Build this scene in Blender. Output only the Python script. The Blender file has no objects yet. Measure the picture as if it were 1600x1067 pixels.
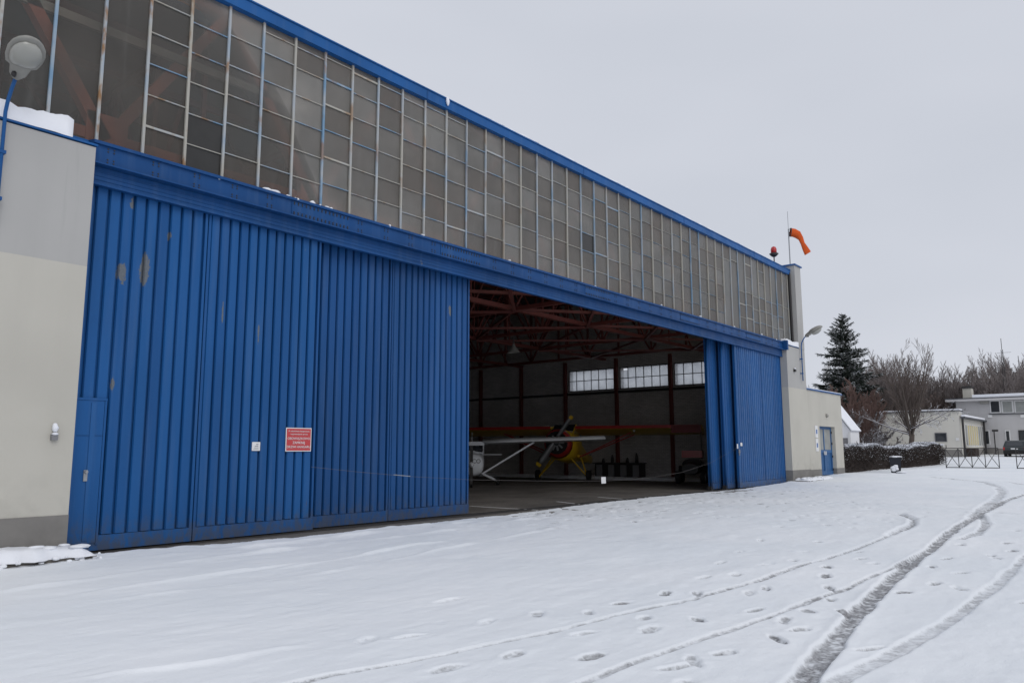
import bpy, math, random
import numpy as np
from mathutils import Vector, Matrix
R = math.radians
rnd = random.Random(7)
SC = bpy.context.scene
COL = SC.collection

# ---------------------------------------------------------------- camera
CAM = Vector((0, -13.57, 1.65)); FPX = 1207.6
PIT, ROL, YAW = R(7.98), R(.12), R(39.16)
FW = Vector((math.cos(YAW)*math.cos(PIT), math.sin(YAW)*math.cos(PIT), math.sin(PIT)))
RT0 = Vector((math.sin(YAW), -math.cos(YAW), 0)); UP0 = RT0.cross(FW)
RT = math.cos(ROL)*RT0-math.sin(ROL)*UP0; UP = math.sin(ROL)*RT0+math.cos(ROL)*UP0
cd = bpy.data.cameras.new('camera'); cam = bpy.data.objects.new('camera', cd); COL.objects.link(cam)
cd.sensor_width = 36; cd.lens = FPX/1600*36; cd.clip_start = .1; cd.clip_end = 2000
m = Matrix((RT, UP, -FW)).transposed().to_4x4(); m.translation = CAM; cam.matrix_world = m
SC.camera = cam

def at(ax, v, px, py):          # point where the sight line of a photo pixel meets the plane axis=v (used for measuring)
    r = FW+(px-800)/FPX*RT-(py-533.5)/FPX*UP
    return CAM+r*((v-CAM[ax])/r[ax])

# ---------------------------------------------------------------- world, sun
SUN_EL, SUN_AZ = R(38), R(200)
w = bpy.data.worlds.new('World'); SC.world = w; w.use_nodes = True
nt = w.node_tree; nt.nodes.clear()
out = nt.nodes.new('ShaderNodeOutputWorld'); bg = nt.nodes.new('ShaderNodeBackground')
sky = nt.nodes.new('ShaderNodeTexSky'); sky.sky_type = 'NISHITA'; sky.sun_disc = False
sky.sun_elevation = SUN_EL; sky.sun_rotation = SUN_AZ; sky.air_density = 1; sky.dust_density = 3
tc = nt.nodes.new('ShaderNodeTexCoord'); mp = nt.nodes.new('ShaderNodeMapping'); mp.inputs['Scale'].default_value = (1, 1, 3)
nz = nt.nodes.new('ShaderNodeTexNoise'); nz.inputs['Scale'].default_value = 1.6; nz.inputs['Detail'].default_value = 3
cr = nt.nodes.new('ShaderNodeValToRGB')
cr.color_ramp.elements[0].position = .3; cr.color_ramp.elements[0].color = (.61, .64, .71, 1)
cr.color_ramp.elements[1].position = .7; cr.color_ramp.elements[1].color = (.675, .70, .77, 1)
mul = nt.nodes.new('ShaderNodeVectorMath'); mul.operation = 'SCALE'; mul.inputs['Scale'].default_value = 10.0
mx = nt.nodes.new('ShaderNodeMix'); mx.data_type = 'RGBA'; mx.inputs['Factor'].default_value = .95
L = nt.links.new
L(tc.outputs['Generated'], mp.inputs['Vector']); L(mp.outputs[0], nz.inputs['Vector']); L(nz.outputs['Fac'], cr.inputs[0])
L(cr.outputs[0], mul.inputs[0]); L(sky.outputs[0], mx.inputs['A']); L(mul.outputs[0], mx.inputs['B'])
L(mx.outputs['Result'], bg.inputs[0]); bg.inputs[1].default_value = .1; L(bg.outputs[0], out.inputs[0])
sd = bpy.data.lights.new('sun', 'SUN'); so = bpy.data.objects.new('sun', sd); COL.objects.link(so)
sd.energy = .8; sd.angle = R(40); sd.color = (1, .97, .93)
sv = Vector((math.cos(SUN_EL)*math.sin(SUN_AZ), math.cos(SUN_EL)*math.cos(SUN_AZ), math.sin(SUN_EL)))
so.rotation_euler = sv.to_track_quat('Z', 'Y').to_euler()
vs = SC.view_settings; vs.view_transform = 'Standard'; vs.look = 'None'; vs.gamma = 1; vs.exposure = 0; vs.use_curve_mapping = False
SC.cycles.max_bounces = 8; SC.cycles.transparent_max_bounces = 12

# ---------------------------------------------------------------- materials
class NM:
    def __init__(s, name):
        s.m = bpy.data.materials.new(name); s.m.use_nodes = True; s.t = s.m.node_tree
        s.b = s.t.nodes['Principled BSDF']; s.o = s.t.nodes['Material Output']
        s.geo = None
    def n(s, t, **k):
        x = s.t.nodes.new(t)
        for a, v in k.items(): setattr(x, a, v)
        return x
    def l(s, a, b): s.t.links.new(a, b)
    def pos(s):
        if not s.geo: s.geo = s.n('ShaderNodeNewGeometry')
        return s.geo.outputs['Position']
    def noise(s, scale, detail=3, stretch=(1, 1, 1), rough=.5):
        mp = s.n('ShaderNodeMapping'); mp.inputs['Scale'].default_value = stretch
        s.l(s.pos(), mp.inputs[0]); nz = s.n('ShaderNodeTexNoise')
        nz.inputs['Scale'].default_value = scale; nz.inputs['Detail'].default_value = detail; nz.inputs['Roughness'].default_value = rough
        s.l(mp.outputs[0], nz.inputs['Vector']); return nz.outputs['Fac']
    def ramp(s, f, a, b, ca=(0, 0, 0), cb=(1, 1, 1)):
        r = s.n('ShaderNodeValToRGB'); e = r.color_ramp.elements
        e[0].position = a; e[1].position = b; e[0].color = (*ca, 1); e[1].color = (*cb, 1)
        s.l(f, r.inputs[0]); return r.outputs[0]
    def mix(s, f, a, b, mode='MIX'):
        x = s.n('ShaderNodeMix', data_type='RGBA', blend_type=mode)
        for k, v in (('Factor', f), ('A', a), ('B', b)):
            i = x.inputs[k] if k == 'Factor' else [q for q in x.inputs if q.name == k and q.type == 'RGBA'][0]
            if isinstance(v, (int, float)): i.default_value = v
            elif isinstance(v, tuple): i.default_value = (*v, 1)
            else: s.l(v, i)
        return x.outputs['Result'] if False else [q for q in x.outputs if q.type == 'RGBA'][0]
    def math(s, op, a, b=0.):
        x = s.n('ShaderNodeMath', operation=op)
        for i, v in enumerate((a, b)):
            if isinstance(v, (int, float)): x.inputs[i].default_value = v
            else: s.l(v, x.inputs[i])
        return x.outputs[0]
    def base(s, c, rough=.6, spec=.5, metal=0):
        i = s.b.inputs['Base Color']
        if isinstance(c, tuple): i.default_value = (*c, 1)
        else: s.l(c, i)
        if isinstance(rough, (int, float)): s.b.inputs['Roughness'].default_value = rough
        else: s.l(rough, s.b.inputs['Roughness'])
        s.b.inputs['Specular IOR Level'].default_value = spec; s.b.inputs['Metallic'].default_value = metal
        return s
    def bump(s, f, dist=.01, st=1):
        x = s.n('ShaderNodeBump'); x.inputs['Distance'].default_value = dist; x.inputs['Strength'].default_value = st
        s.l(f, x.inputs['Height']); s.l(x.outputs[0], s.b.inputs['Normal']); return s

def flat(name, c, rough=.6, spec=.4, metal=0, var=.15, scale=3, bump=0):
    n = NM(name); f = n.noise(scale, 4)
    n.base(n.mix(f, tuple(x*(1-var) for x in c), tuple(min(1, x*(1+var)) for x in c)), rough, spec, metal)
    if bump: n.bump(n.noise(scale*20, 3), bump)
    return n.m
M = {}
def rand(n):
    return n.n('ShaderNodeObjectInfo').outputs['Random']

def mk_blue(name, c, chips=True, rough=.42):
    n = NM(name)
    f = n.noise(.6, 4, (1, 1, .35))
    col = n.mix(n.ramp(f, .3, .7), tuple(x*.84 for x in c), tuple(x*1.12 for x in c))
    col = n.mix(1., col, n.mix(rand(n), (.88, .89, .91), (1.08, 1.07, 1.05)), 'MULTIPLY')
    # dust streaks and rain marks
    st = n.ramp(n.noise(7, 4, (1, 1, .06)), .5, .8)
    col = n.mix(n.math('MULTIPLY', st, .22), col, (.10, .17, .30))
    if chips:
        chip = n.ramp(n.noise(5, 6, (1, 1, .28), .62), .705, .715)
        reg = n.ramp(n.noise(.35, 2), .52, .6)
        col = n.mix(n.math('MULTIPLY', chip, reg), col, (.17, .17, .15))
        # the two bare ovals and a few rubbed spots
        sp = n.n('ShaderNodeSeparateXYZ'); n.l(n.pos(), sp.inputs[0])
        wob = n.math('MULTIPLY', n.math('SUBTRACT', n.noise(16, 6, (1, 1, .6), .75), .5), 1.5)
        tot = None
        for (px, py, wx, wz) in ((191, 426, .075, .20), (226, 421, .085, .30), (208, 318, .05, .11), (265, 368, .04, .08), (176, 600, .03, .12), (348, 490, .018, .22), (404, 520, .02, .2), (713, 484, .06, .14)):
            p = at(1, -.03, px, py)
            dx = n.math('DIVIDE', n.math('SUBTRACT', sp.outputs[0], p.x), wx); dz = n.math('DIVIDE', n.math('SUBTRACT', sp.outputs[2], p.z), wz)
            d = n.math('ADD', n.math('ADD', n.math('MULTIPLY', dx, dx), n.math('MULTIPLY', dz, dz)), n.math('MULTIPLY', wob, 3.))
            h = n.math('LESS_THAN', d, .9)
            tot = h if tot is None else n.math('MAXIMUM', tot, h)
        col = n.mix(n.math('MULTIPLY', tot, .85), col, n.mix(n.noise(30, 3), (.10, .11, .10), (.2, .2, .19)))
        zz = n.n('ShaderNodeMapRange'); n.l(sp.outputs[2], zz.inputs[0]); zz.inputs[1].default_value = .05; zz.inputs[2].default_value = .75; zz.inputs[3].default_value = 1; zz.inputs[4].default_value = 0
        dirt = n.math('MULTIPLY', n.ramp(n.math('ADD', n.noise(9, 6, (1, 1, .5), .7), n.math('MULTIPLY', zz.outputs[0], .18)), .52, .72), n.math('MULTIPLY', zz.outputs[0], .75))
        col = n.mix(dirt, col, (.07, .075, .085))
        rs = n.ramp(n.math('ADD', n.noise(6, 6, (2, 2, .22), .7), n.math('MULTIPLY', zz.outputs[0], .05)), .70, .73)
        col = n.mix(n.math('MULTIPLY', rs, .7), col, (.11, .06, .035))
    n.base(col, n.ramp(n.noise(4, 3), .3, .7, (rough-.08,)*3, (rough+.12,)*3), .22)
    n.bump(n.noise(30, 3, (1, 1, .3)), .002, .5)
    return n.m
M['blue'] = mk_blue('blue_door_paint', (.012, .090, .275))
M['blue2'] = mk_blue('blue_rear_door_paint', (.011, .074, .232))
M['bluebeam'] = mk_blue('blue_beam_paint', (.009, .068, .218), True, .45)
M['bluetrim'] = mk_blue('blue_trim_paint', (.014, .100, .305), False)

def mk_plaster(name, c, stain=.12):
    n = NM(name)
    a = n.mix(n.ramp(n.noise(.5, 5), .3, .7), tuple(x*(1-stain) for x in c), c)
    st = n.ramp(n.noise(2.2, 5, (1, 1, .09)), .5, .75)
    a = n.mix(n.math('MULTIPLY', st, .18), a, tuple(x*.72 for x in c))
    a = n.mix(n.math('MULTIPLY', n.ramp(n.noise(160, 2), .35, .65), .35), a, tuple(x*.86 for x in c))
    dr = n.ramp(n.noise(5, 6, (1, 1, .05), .7), .58, .72)
    sp = n.n('ShaderNodeSeparateXYZ'); n.l(n.pos(), sp.inputs[0]); hi = n.n('ShaderNodeMapRange'); n.l(sp.outputs[2], hi.inputs[0]); hi.inputs[1].default_value = 4.5; hi.inputs[2].default_value = 6.7
    a = n.mix(n.math('MULTIPLY', dr, n.math('ADD', n.math('MULTIPLY', hi.outputs[0], .3), .08)), a, tuple(x*.6 for x in c))
    lo = n.n('ShaderNodeMapRange'); n.l(sp.outputs[2], lo.inputs[0]); lo.inputs[1].default_value = 1.5; lo.inputs[2].default_value = .3
    a = n.mix(n.math('MULTIPLY', n.math('MULTIPLY', lo.outputs[0], .5), n.ramp(n.noise(4, 6), .4, .65)), a, tuple(x*.62 for x in c))
    n.base(a, .92, .2); n.bump(n.noise(140, 3), .004, .7)
    return n.m
M['cream'] = mk_plaster('cream_render', (.555, .535, .475))
M['grey'] = mk_plaster('grey_render', (.45, .445, .43), .08)
M['plinth'] = mk_plaster('plinth_render', (.25, .24, .225), .2)
M['greywall'] = mk_plaster('grey_house_render', (.55, .54, .54), .06)
M['creamfar'] = mk_plaster('pale_house_render', (.68, .66, .60), .08)
M['whitewall'] = mk_plaster('white_gable_render', (.86, .86, .88), .05)
M['concrete'] = mk_plaster('concrete', (.21, .195, .175), .3)
def mk_floor():
    n = NM('hangar_floor_concrete')
    a = n.mix(n.ramp(n.noise(.7, 6), .3, .7), (.085, .078, .07), (.17, .155, .14))
    a = n.mix(n.ramp(n.noise(6, 5), .55, .75), a, (.05, .045, .042))
    n.base(a, .7, .3); n.bump(n.noise(40, 3), .004); return n.m
M['floor'] = mk_floor()
def mk_brick():
    n = NM('painted_brick')
    tc = n.n('ShaderNodeSeparateXYZ'); n.l(n.pos(), tc.inputs[0])
    cb = n.n('ShaderNodeCombineXYZ'); n.l(n.math('ADD', tc.outputs[0], tc.outputs[1]), cb.inputs[0]); n.l(tc.outputs[2], cb.inputs[1])
    b = n.n('ShaderNodeTexBrick'); n.l(cb.outputs[0], b.inputs['Vector'])
    b.inputs['Scale'].default_value = 1; b.inputs['Brick Width'].default_value = .26; b.inputs['Row Height'].default_value = .085
    b.inputs['Mortar Size'].default_value = .008
    b.inputs['Color1'].default_value = (.56, .54, .525, 1); b.inputs['Color2'].default_value = (.45, .435, .42, 1); b.inputs['Mortar'].default_value = (.28, .27, .26, 1)
    a = n.mix(n.ramp(n.noise(.8, 4), .35, .7), b.outputs[0], (.4, .38, .36), 'MULTIPLY')
    a = n.mix(.35, b.outputs[0], a)
    n.base(a, .85, .2); n.bump(b.outputs['Fac'], .006, .4); return n.m
M['brick'] = mk_brick()
M['steelred'] = flat('red_oxide_steel', (.135, .036, .029), .55, .4, 0, .35, 3)
M['girderred'] = flat('brightened_red_girder_paint', (.42, .15, .12), .6, .3, 0, .3, 3)  # red lightened to make up for the dim light behind the panes
M['darksteel'] = flat('dark_steel', (.035, .033, .033), .5, .4)
M['galv'] = flat('galvanised_steel', (.32, .33, .34), .45, .5, .4)
def mk_mullion():
    n = NM('pale_flaking_bar_paint')
    r = rand(n)
    f = n.math('ADD', n.noise(2.2, 4, (1, 1, .5)), n.math('MULTIPLY', n.math('SUBTRACT', r, .5), .45))
    cr = n.n('ShaderNodeValToRGB'); e = cr.color_ramp.elements
    e[0].position = .4; e[0].color = (.40, .385, .34, 1); e[1].position = .78; e[1].color = (.17, .29, .42, 1)
    x = cr.color_ramp.elements.new(.56); x.color = (.38, .41, .43, 1)
    n.l(f, cr.inputs[0])
    rust = n.ramp(n.math('ADD', n.noise(1.7, 5, (1, 1, .6), .65), n.math('MULTIPLY', n.math('FRACT', n.math('MULTIPLY', r, 7.3)), .12)), .60, .70)
    sp = n.n('ShaderNodeSeparateXYZ'); n.l(n.pos(), sp.inputs[0])
    left = n.n('ShaderNodeMapRange'); n.l(sp.outputs[0], left.inputs[0]); left.inputs[1].default_value = 20; left.inputs[2].default_value = 5; left.inputs[3].default_value = .15; left.inputs[4].default_value = 1
    c = n.mix(n.math('MULTIPLY', rust, left.outputs[0]), cr.outputs[0], (.27, .15, .07))
    n.base(c, .65, .3); n.bump(n.noise(60, 3), .002); return n.m
M['mullion'] = mk_mullion()
def mk_pane():
    n = NM('dirty_wired_glass')
    r = rand(n)
    base = n.mix(r, (.112, .104, .094), (.068, .080, .078))
    d = n.ramp(n.noise(.9, 5, (1, 1, .5)), .3, .75)
    base = n.mix(n.math('MULTIPLY', d, .6), base, (.165, .14, .118))
    st = n.ramp(n.noise(9, 4, (1, 1, .07)), .55, .85)
    base = n.mix(n.math('MULTIPLY', st, .35), base, (.3, .3, .285))
    n.base(base, .75, .0)
    gl = n.n('ShaderNodeBsdfGlossy'); gl.inputs['Color'].default_value = (.9, .92, .95, 1); gl.inputs['Roughness'].default_value = .55
    bp = n.n('ShaderNodeBump'); bp.inputs['Distance'].default_value = .004; bp.inputs['Strength'].default_value = .6; n.l(n.noise(5, 3), bp.inputs['Height']); n.l(bp.outputs[0], gl.inputs['Normal'])
    tr = n.n('ShaderNodeBsdfTransparent'); tr.inputs[0].default_value = (.92, .88, .82, 1)
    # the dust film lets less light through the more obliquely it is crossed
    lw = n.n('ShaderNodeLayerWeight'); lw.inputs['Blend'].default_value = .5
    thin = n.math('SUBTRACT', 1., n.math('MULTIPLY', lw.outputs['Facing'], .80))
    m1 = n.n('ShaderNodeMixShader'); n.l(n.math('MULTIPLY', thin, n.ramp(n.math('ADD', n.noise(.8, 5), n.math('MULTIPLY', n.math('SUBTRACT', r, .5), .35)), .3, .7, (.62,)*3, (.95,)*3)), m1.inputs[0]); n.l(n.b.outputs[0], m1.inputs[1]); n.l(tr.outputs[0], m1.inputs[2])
    fr = n.n('ShaderNodeFresnel'); fr.inputs['IOR'].default_value = 1.55
    m2 = n.n('ShaderNodeMixShader'); n.l(n.math('MULTIPLY', fr.outputs[0], n.math('ADD', n.math('MULTIPLY', r, .3), .36)), m2.inputs[0]); n.l(m1.outputs[0], m2.inputs[1]); n.l(gl.outputs[0], m2.inputs[2])
    n.l(m2.outputs[0], n.o.inputs[0]); return n.m
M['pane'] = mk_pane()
def mk_frost():
    n = NM('frosted_window_glass')
    tr = n.n('ShaderNodeBsdfTransparent'); tl = n.n('ShaderNodeBsdfTranslucent'); r = rand(n)
    d = n.ramp(n.noise(2.5, 4), .35, .8)
    c = n.mix(n.math('MULTIPLY', d, .35), (.82, .83, .84), (.45, .47, .5))
    n.l(c, tr.inputs[0]); n.l(c, tl.inputs[0])
    mxs = n.n('ShaderNodeMixShader'); mxs.inputs[0].default_value = .45; n.l(tr.outputs[0], mxs.inputs[1]); n.l(tl.outputs[0], mxs.inputs[2])
    n.l(mxs.outputs[0], n.o.inputs[0]); return n.m
M['frost'] = mk_frost()
M['darkpane'] = flat('old_dark_glass', (.035, .034, .032), .25, .4, 0, .3)
def mk_snow():
    n = NM('fresh_snow')
    c = n.mix(n.noise(1.5, 4), (.80, .82, .87), (.86, .875, .91))
    n.base(c, .7, .25); n.bump(n.noise(60, 4), .008, .5)
    return n.m
M['snow'] = mk_snow()
def mk_ground():
    n = NM('trodden_snow_ground')
    a = n.n('ShaderNodeAttribute', attribute_name='slush'); f = a.outputs['Fac']
    snow = n.mix(n.ramp(n.noise(.35, 5), .3, .7), (.80, .835, .87), (.87, .89, .915))
    gr = n.noise(28, 5, (1, 1, 1), .7); big = n.noise(5, 4)
    k = n.math('ADD', f, n.math('MULTIPLY', n.math('SUBTRACT', gr, .5), .55))
    k = n.math('ADD', k, n.math('MULTIPLY', n.math('SUBTRACT', big, .5), .5))
    msk = n.ramp(k, .22, .72)
    msk = n.math('MULTIPLY', msk, n.ramp(f, .02, .2))
    sl = n.mix(n.ramp(n.noise(45, 4), .35, .65), (.085, .083, .085), (.33, .33, .345))
    vo = n.n('ShaderNodeTexVoronoi'); vo.inputs['Scale'].default_value = 16; n.l(n.pos(), vo.inputs['Vector'])
    lump_ = n.math('MULTIPLY', n.ramp(vo.outputs['Distance'], .25, .6), n.ramp(n.noise(9, 3), .45, .6))
    msk = n.math('MULTIPLY', msk, n.math('SUBTRACT', 1., n.math('MULTIPLY', lump_, .75)))
    col = n.mix(n.math('MULTIPLY', msk, .9), snow, sl)
    n.base(col, .65, .25)
    h = n.math('ADD', n.math('MULTIPLY', n.noise(3.2, 6, (.45, 1, 1), .6), 1.), n.math('MULTIPLY', n.noise(70, 4), .2))
    h = n.math('ADD', h, n.math('MULTIPLY', n.math('MULTIPLY', gr, f), .12))
    n.bump(h, .028, .7)
    return n.m
M['ground'] = mk_ground()
M['asphalt'] = flat('wet_asphalt', (.055, .055, .057), .6, .4, 0, .4, 6, .003)
M['white'] = flat('white_paint', (.72, .72, .72), .5, .4, 0, .05)
M['planewhite'] = flat('aircraft_white_paint', (.62, .64, .66), .3, .5, 0, .05)
M['yellow'] = flat('aircraft_yellow_paint', (.62, .40, .02), .35, .5, 0, .1)
M['planered'] = flat('aircraft_red_paint', (.36, .025, .02), .35, .5, 0, .1)
M['darkred'] = flat('dark_red_paint', (.16, .015, .015), .5, .4)
M['black'] = flat('black_rubber', (.018, .018, .018), .7, .3)
M['redlens'] = flat('red_lens', (.45, .02, .02), .2, .6)
M['orange'] = flat('windsock_cloth', (.62, .10, .02), .8, .2, 0, .25, 2)
M['signred'] = flat('sign_red', (.50, .055, .06), .45, .4, 0, .08)
M['lampgrey'] = flat('lamp_housing', (.27, .265, .24), .4, .5, 0, .2, 6)
M['lampglass'] = flat('lamp_lens', (.33, .33, .30), .2, .6, 0, .1)
M['glassdark'] = flat('dark_window_glass', (.03, .034, .04), .08, .8)
M['curtain'] = flat('pale_curtain', (.30, .31, .30), .8, .2, 0, .3, 2)
M['yellowcurtain'] = flat('yellow_curtain', (.58, .50, .28), .8, .2, 0, .15)
M['cargreen'] = flat('dark_car_paint', (.018, .026, .028), .25, .6)
M['binblue'] = flat('dark_bin_plastic', (.010, .012, .02), .4, .4)
M['roofdark'] = flat('dark_roof_edge', (.07, .075, .085), .5, .4)
M['boxgrey'] = flat('grey_metal_panel', (.20, .20, .21), .5, .4)
M['doorblue'] = mk_blue('blue_entrance_paint', (.035, .115, .27), False)
M['signblue'] = flat('sign_blue', (.08, .16, .38), .5, .4)
M['rope'] = flat('pale_rope', (.16, .15, .15), .8, .2)
def mk_twig(name, c, snow=.0, th=.35):
    n = NM(name)
    a = n.mix(n.noise(.6, 3), tuple(x*.75 for x in c), tuple(x*1.3 for x in c))
    if snow:
        sp = n.n('ShaderNodeSeparateXYZ'); g = n.geo; n.l(g.outputs['Normal'], sp.inputs[0])
        k = n.math('ADD', sp.outputs[2], n.math('MULTIPLY', n.math('SUBTRACT', n.noise(1.3, 3), .5), 1.4))
        a = n.mix(n.math('MULTIPLY', n.ramp(k, th, th+.25), snow), a, (.74, .76, .8))
    n.base(a, .85, .15); return n.m
M['bark'] = mk_twig('grey_brown_bark', (.095, .078, .068), .6, .75)
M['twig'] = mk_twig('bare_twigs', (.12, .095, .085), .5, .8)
M['twigfar'] = mk_twig('far_bare_twigs', (.20, .175, .168), .35, .9)  # paler than the near twigs: slight haze put into the colour
M['twigred'] = mk_twig('reddish_brown_twigs', (.16, .105, .09), .25, .9)
M['twigsnow'] = mk_twig('snow_laden_twigs', (.11, .09, .085), .95, .15)
M['needles'] = mk_twig('spruce_needles', (.036, .047, .037), .75, .72)
M['hedge'] = mk_twig('dark_hedge_twigs', (.052, .042, .038), .5, .95)

# ---------------------------------------------------------------- mesh helpers
class MB:
    def __init__(s): s.v = []; s.f = []
    def add(s, vs, fs):
        k = len(s.v); s.v += [tuple(v) for v in vs]; s.f += [tuple(i+k for i in f) for f in fs]; return s
    def box(s, x0, x1, y0, y1, z0, z1):
        return s.add([(x0, y0, z0), (x1, y0, z0), (x1, y1, z0), (x0, y1, z0), (x0, y0, z1), (x1, y0, z1), (x1, y1, z1), (x0, y1, z1)],
                     [(3, 2, 1, 0), (4, 5, 6, 7), (0, 1, 5, 4), (1, 2, 6, 5), (2, 3, 7, 6), (3, 0, 4, 7)])
    def bar(s, p, q, w, h=None, up=(0, 0, 1)):
        p, q = Vector(p), Vector(q); h = h or w; d = (q-p).normalized(); u = Vector(up)
        if abs(d.dot(u)) > .98: u = Vector((1, 0, 0))
        a = d.cross(u).normalized()*w/2; b = a.normalized().cross(d).normalized()*h/2
        return s.add([p-a-b, p+a-b, p+a+b, p-a+b, q-a-b, q+a-b, q+a+b, q-a+b],
                     [(3, 2, 1, 0), (4, 5, 6, 7), (0, 1, 5, 4), (1, 2, 6, 5), (2, 3, 7, 6), (3, 0, 4, 7)])
    def tube(s, pts, rs, n=8, cap=True):
        pts = [Vector(p) for p in pts]
        if isinstance(rs, (int, float)): rs = [rs]*len(pts)
        k = len(s.v); prev = None
        for i, p in enumerate(pts):
            d = (pts[min(i+1, len(pts)-1)]-pts[max(i-1, 0)])
            d = d.normalized() if d.length > 1e-9 else Vector((0, 0, 1))
            if prev is None:
                a = d.cross(Vector((0, 0, 1)) if abs(d.z) < .9 else Vector((1, 0, 0))).normalized()
            else: a = (prev-d*prev.dot(d)).normalized()
            prev = a; b = d.cross(a)
            for j in range(n):
                t = 2*math.pi*j/n; s.v.append(tuple(p+(a*math.cos(t)+b*math.sin(t))*rs[i]))
        for i in range(len(pts)-1):
            for j in range(n):
                j2 = (j+1) % n; s.f.append((k+i*n+j, k+i*n+j2, k+(i+1)*n+j2, k+(i+1)*n+j))
        if cap:
            s.f.append(tuple(k+j for j in reversed(range(n)))); s.f.append(tuple(k+(len(pts)-1)*n+j for j in range(n)))
        return s
    def loft(s, rings, cap=True):
        n = len(rings[0]); k = len(s.v)
        for r in rings: s.v += [tuple(p) for p in r]
        for i in range(len(rings)-1):
            for j in range(n):
                j2 = (j+1) % n; s.f.append((k+i*n+j, k+i*n+j2, k+(i+1)*n+j2, k+(i+1)*n+j))
        if cap:
            s.f.append(tuple(k+j for j in reversed(range(n)))); s.f.append(tuple(k+(len(rings)-1)*n+j for j in range(n)))
        return s
    def poly(s, pts, off):
        n = len(pts); off = Vector(off); a = [Vector(p) for p in pts]
        return s.add(a+[p+off for p in a], [tuple(range(n)), tuple(reversed(range(n, 2*n)))]+[(i, i+n, (i+1) % n+n, (i+1) % n) for i in range(n)])
    def blob(s, c, rx, ry, rz, seed=0, n=10, mrg=6):
        r_ = random.Random(seed); k = len(s.v); c = Vector(c)
        for i in range(mrg+1):
            th = math.pi*i/mrg
            for j in range(n):
                ph = 2*math.pi*j/n; q = 1+r_.uniform(-.16, .16)*(0 < i < mrg)
                s.v.append((c.x+rx*q*math.sin(th)*math.cos(ph), c.y+ry*q*math.sin(th)*math.sin(ph), c.z+rz*q*math.cos(th)))
        for i in range(mrg):
            for j in range(n):
                j2 = (j+1) % n; s.f.append((k+i*n+j, k+(i+1)*n+j, k+(i+1)*n+j2, k+i*n+j2))
        return s
    def mesh(s, name, mat, smooth=False):
        me = bpy.data.meshes.new(name); me.from_pydata(s.v, [], s.f); me.materials.append(M[mat] if isinstance(mat, str) else mat)
        if smooth: me.polygons.foreach_set('use_smooth', [True]*len(me.polygons))
        me.update(); return me
    def build(s, name, mat, parent=None, smooth=False, kind=None):
        o = bpy.data.objects.new(name, s.mesh(name, mat, smooth)); COL.objects.link(o)
        if parent: o.parent = parent
        if kind: o['kind'] = kind
        return o
def tag(o, label=None, cat=None, group=None, kind=None):
    if label: o['label'] = label
    if cat: o['category'] = cat
    if group: o['group'] = group
    if kind: o['kind'] = kind
    return o
def empty(name, loc=(0, 0, 0), rz=0, label=None, cat=None, group=None):
    o = bpy.data.objects.new(name, None); COL.objects.link(o); o.location = loc; o.rotation_euler = (0, 0, rz)
    o.empty_display_size = .2
    return tag(o, label, cat, group)
_u = {}
def piece(name, parent, x0, x1, y0, y1, z0, z1, mat, trap=False, rot=None):
    """a box piece sharing one unit mesh per kind and material; coordinates are in the parent's frame"""
    key = (name, mat, trap)
    if key not in _u:
        b = MB()
        if trap:  # chamfered slat: front edges bevelled
            pr = [(-.5, .5), (-.5, -.1), (-.42, -.5), (.42, -.5), (.5, -.1), (.5, .5)]
            b.loft([[(x, y, z) for x, y in pr] for z in (-.5, .5)])
        else: b.box(-.5, .5, -.5, .5, -.5, .5)
        _u[key] = b.mesh(name, mat)
    o = bpy.data.objects.new(name, _u[key]); COL.objects.link(o); o.parent = parent
    o.location = ((x0+x1)/2, (y0+y1)/2, (z0+z1)/2); o.scale = (x1-x0, y1-y0, z1-z0)
    if rot: o.rotation_euler = rot
    return o
def text(name, s_, size, mat, parent, loc, rot, align='CENTER', spread=1.0):
    c = bpy.data.curves.new(name, 'FONT'); c.body = s_; c.size = size; c.align_x = align; c.align_y = 'CENTER'; c.extrude = .0015; c.space_character = spread
    t = bpy.data.objects.new(name, c); COL.objects.link(t); bpy.context.view_layer.update()
    me = bpy.data.meshes.new_from_object(t.evaluated_get(bpy.context.evaluated_depsgraph_get()))
    COL.objects.unlink(t); bpy.data.objects.remove(t)
    me.materials.clear(); me.materials.append(M[mat]); me.name = name
    o = bpy.data.objects.new(name, me); COL.objects.link(o); o.parent = parent; o.location = loc; o.rotation_euler = rot
    return o
def copy_tree(o, parent=None):
    c = o.copy(); COL.objects.link(c)
    if parent: c.parent = parent
    for ch in list(o.children): copy_tree(ch, c)
    return c

TX = [30, 34, 38, 46, 58, 66, 78, 100, 200, 400]; TZ = [0, .03, .11, .30, .40, .5, .95, 1.2, 2.2, 3]
def tz(x): return float(np.interp(x, TX, TZ))

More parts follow.
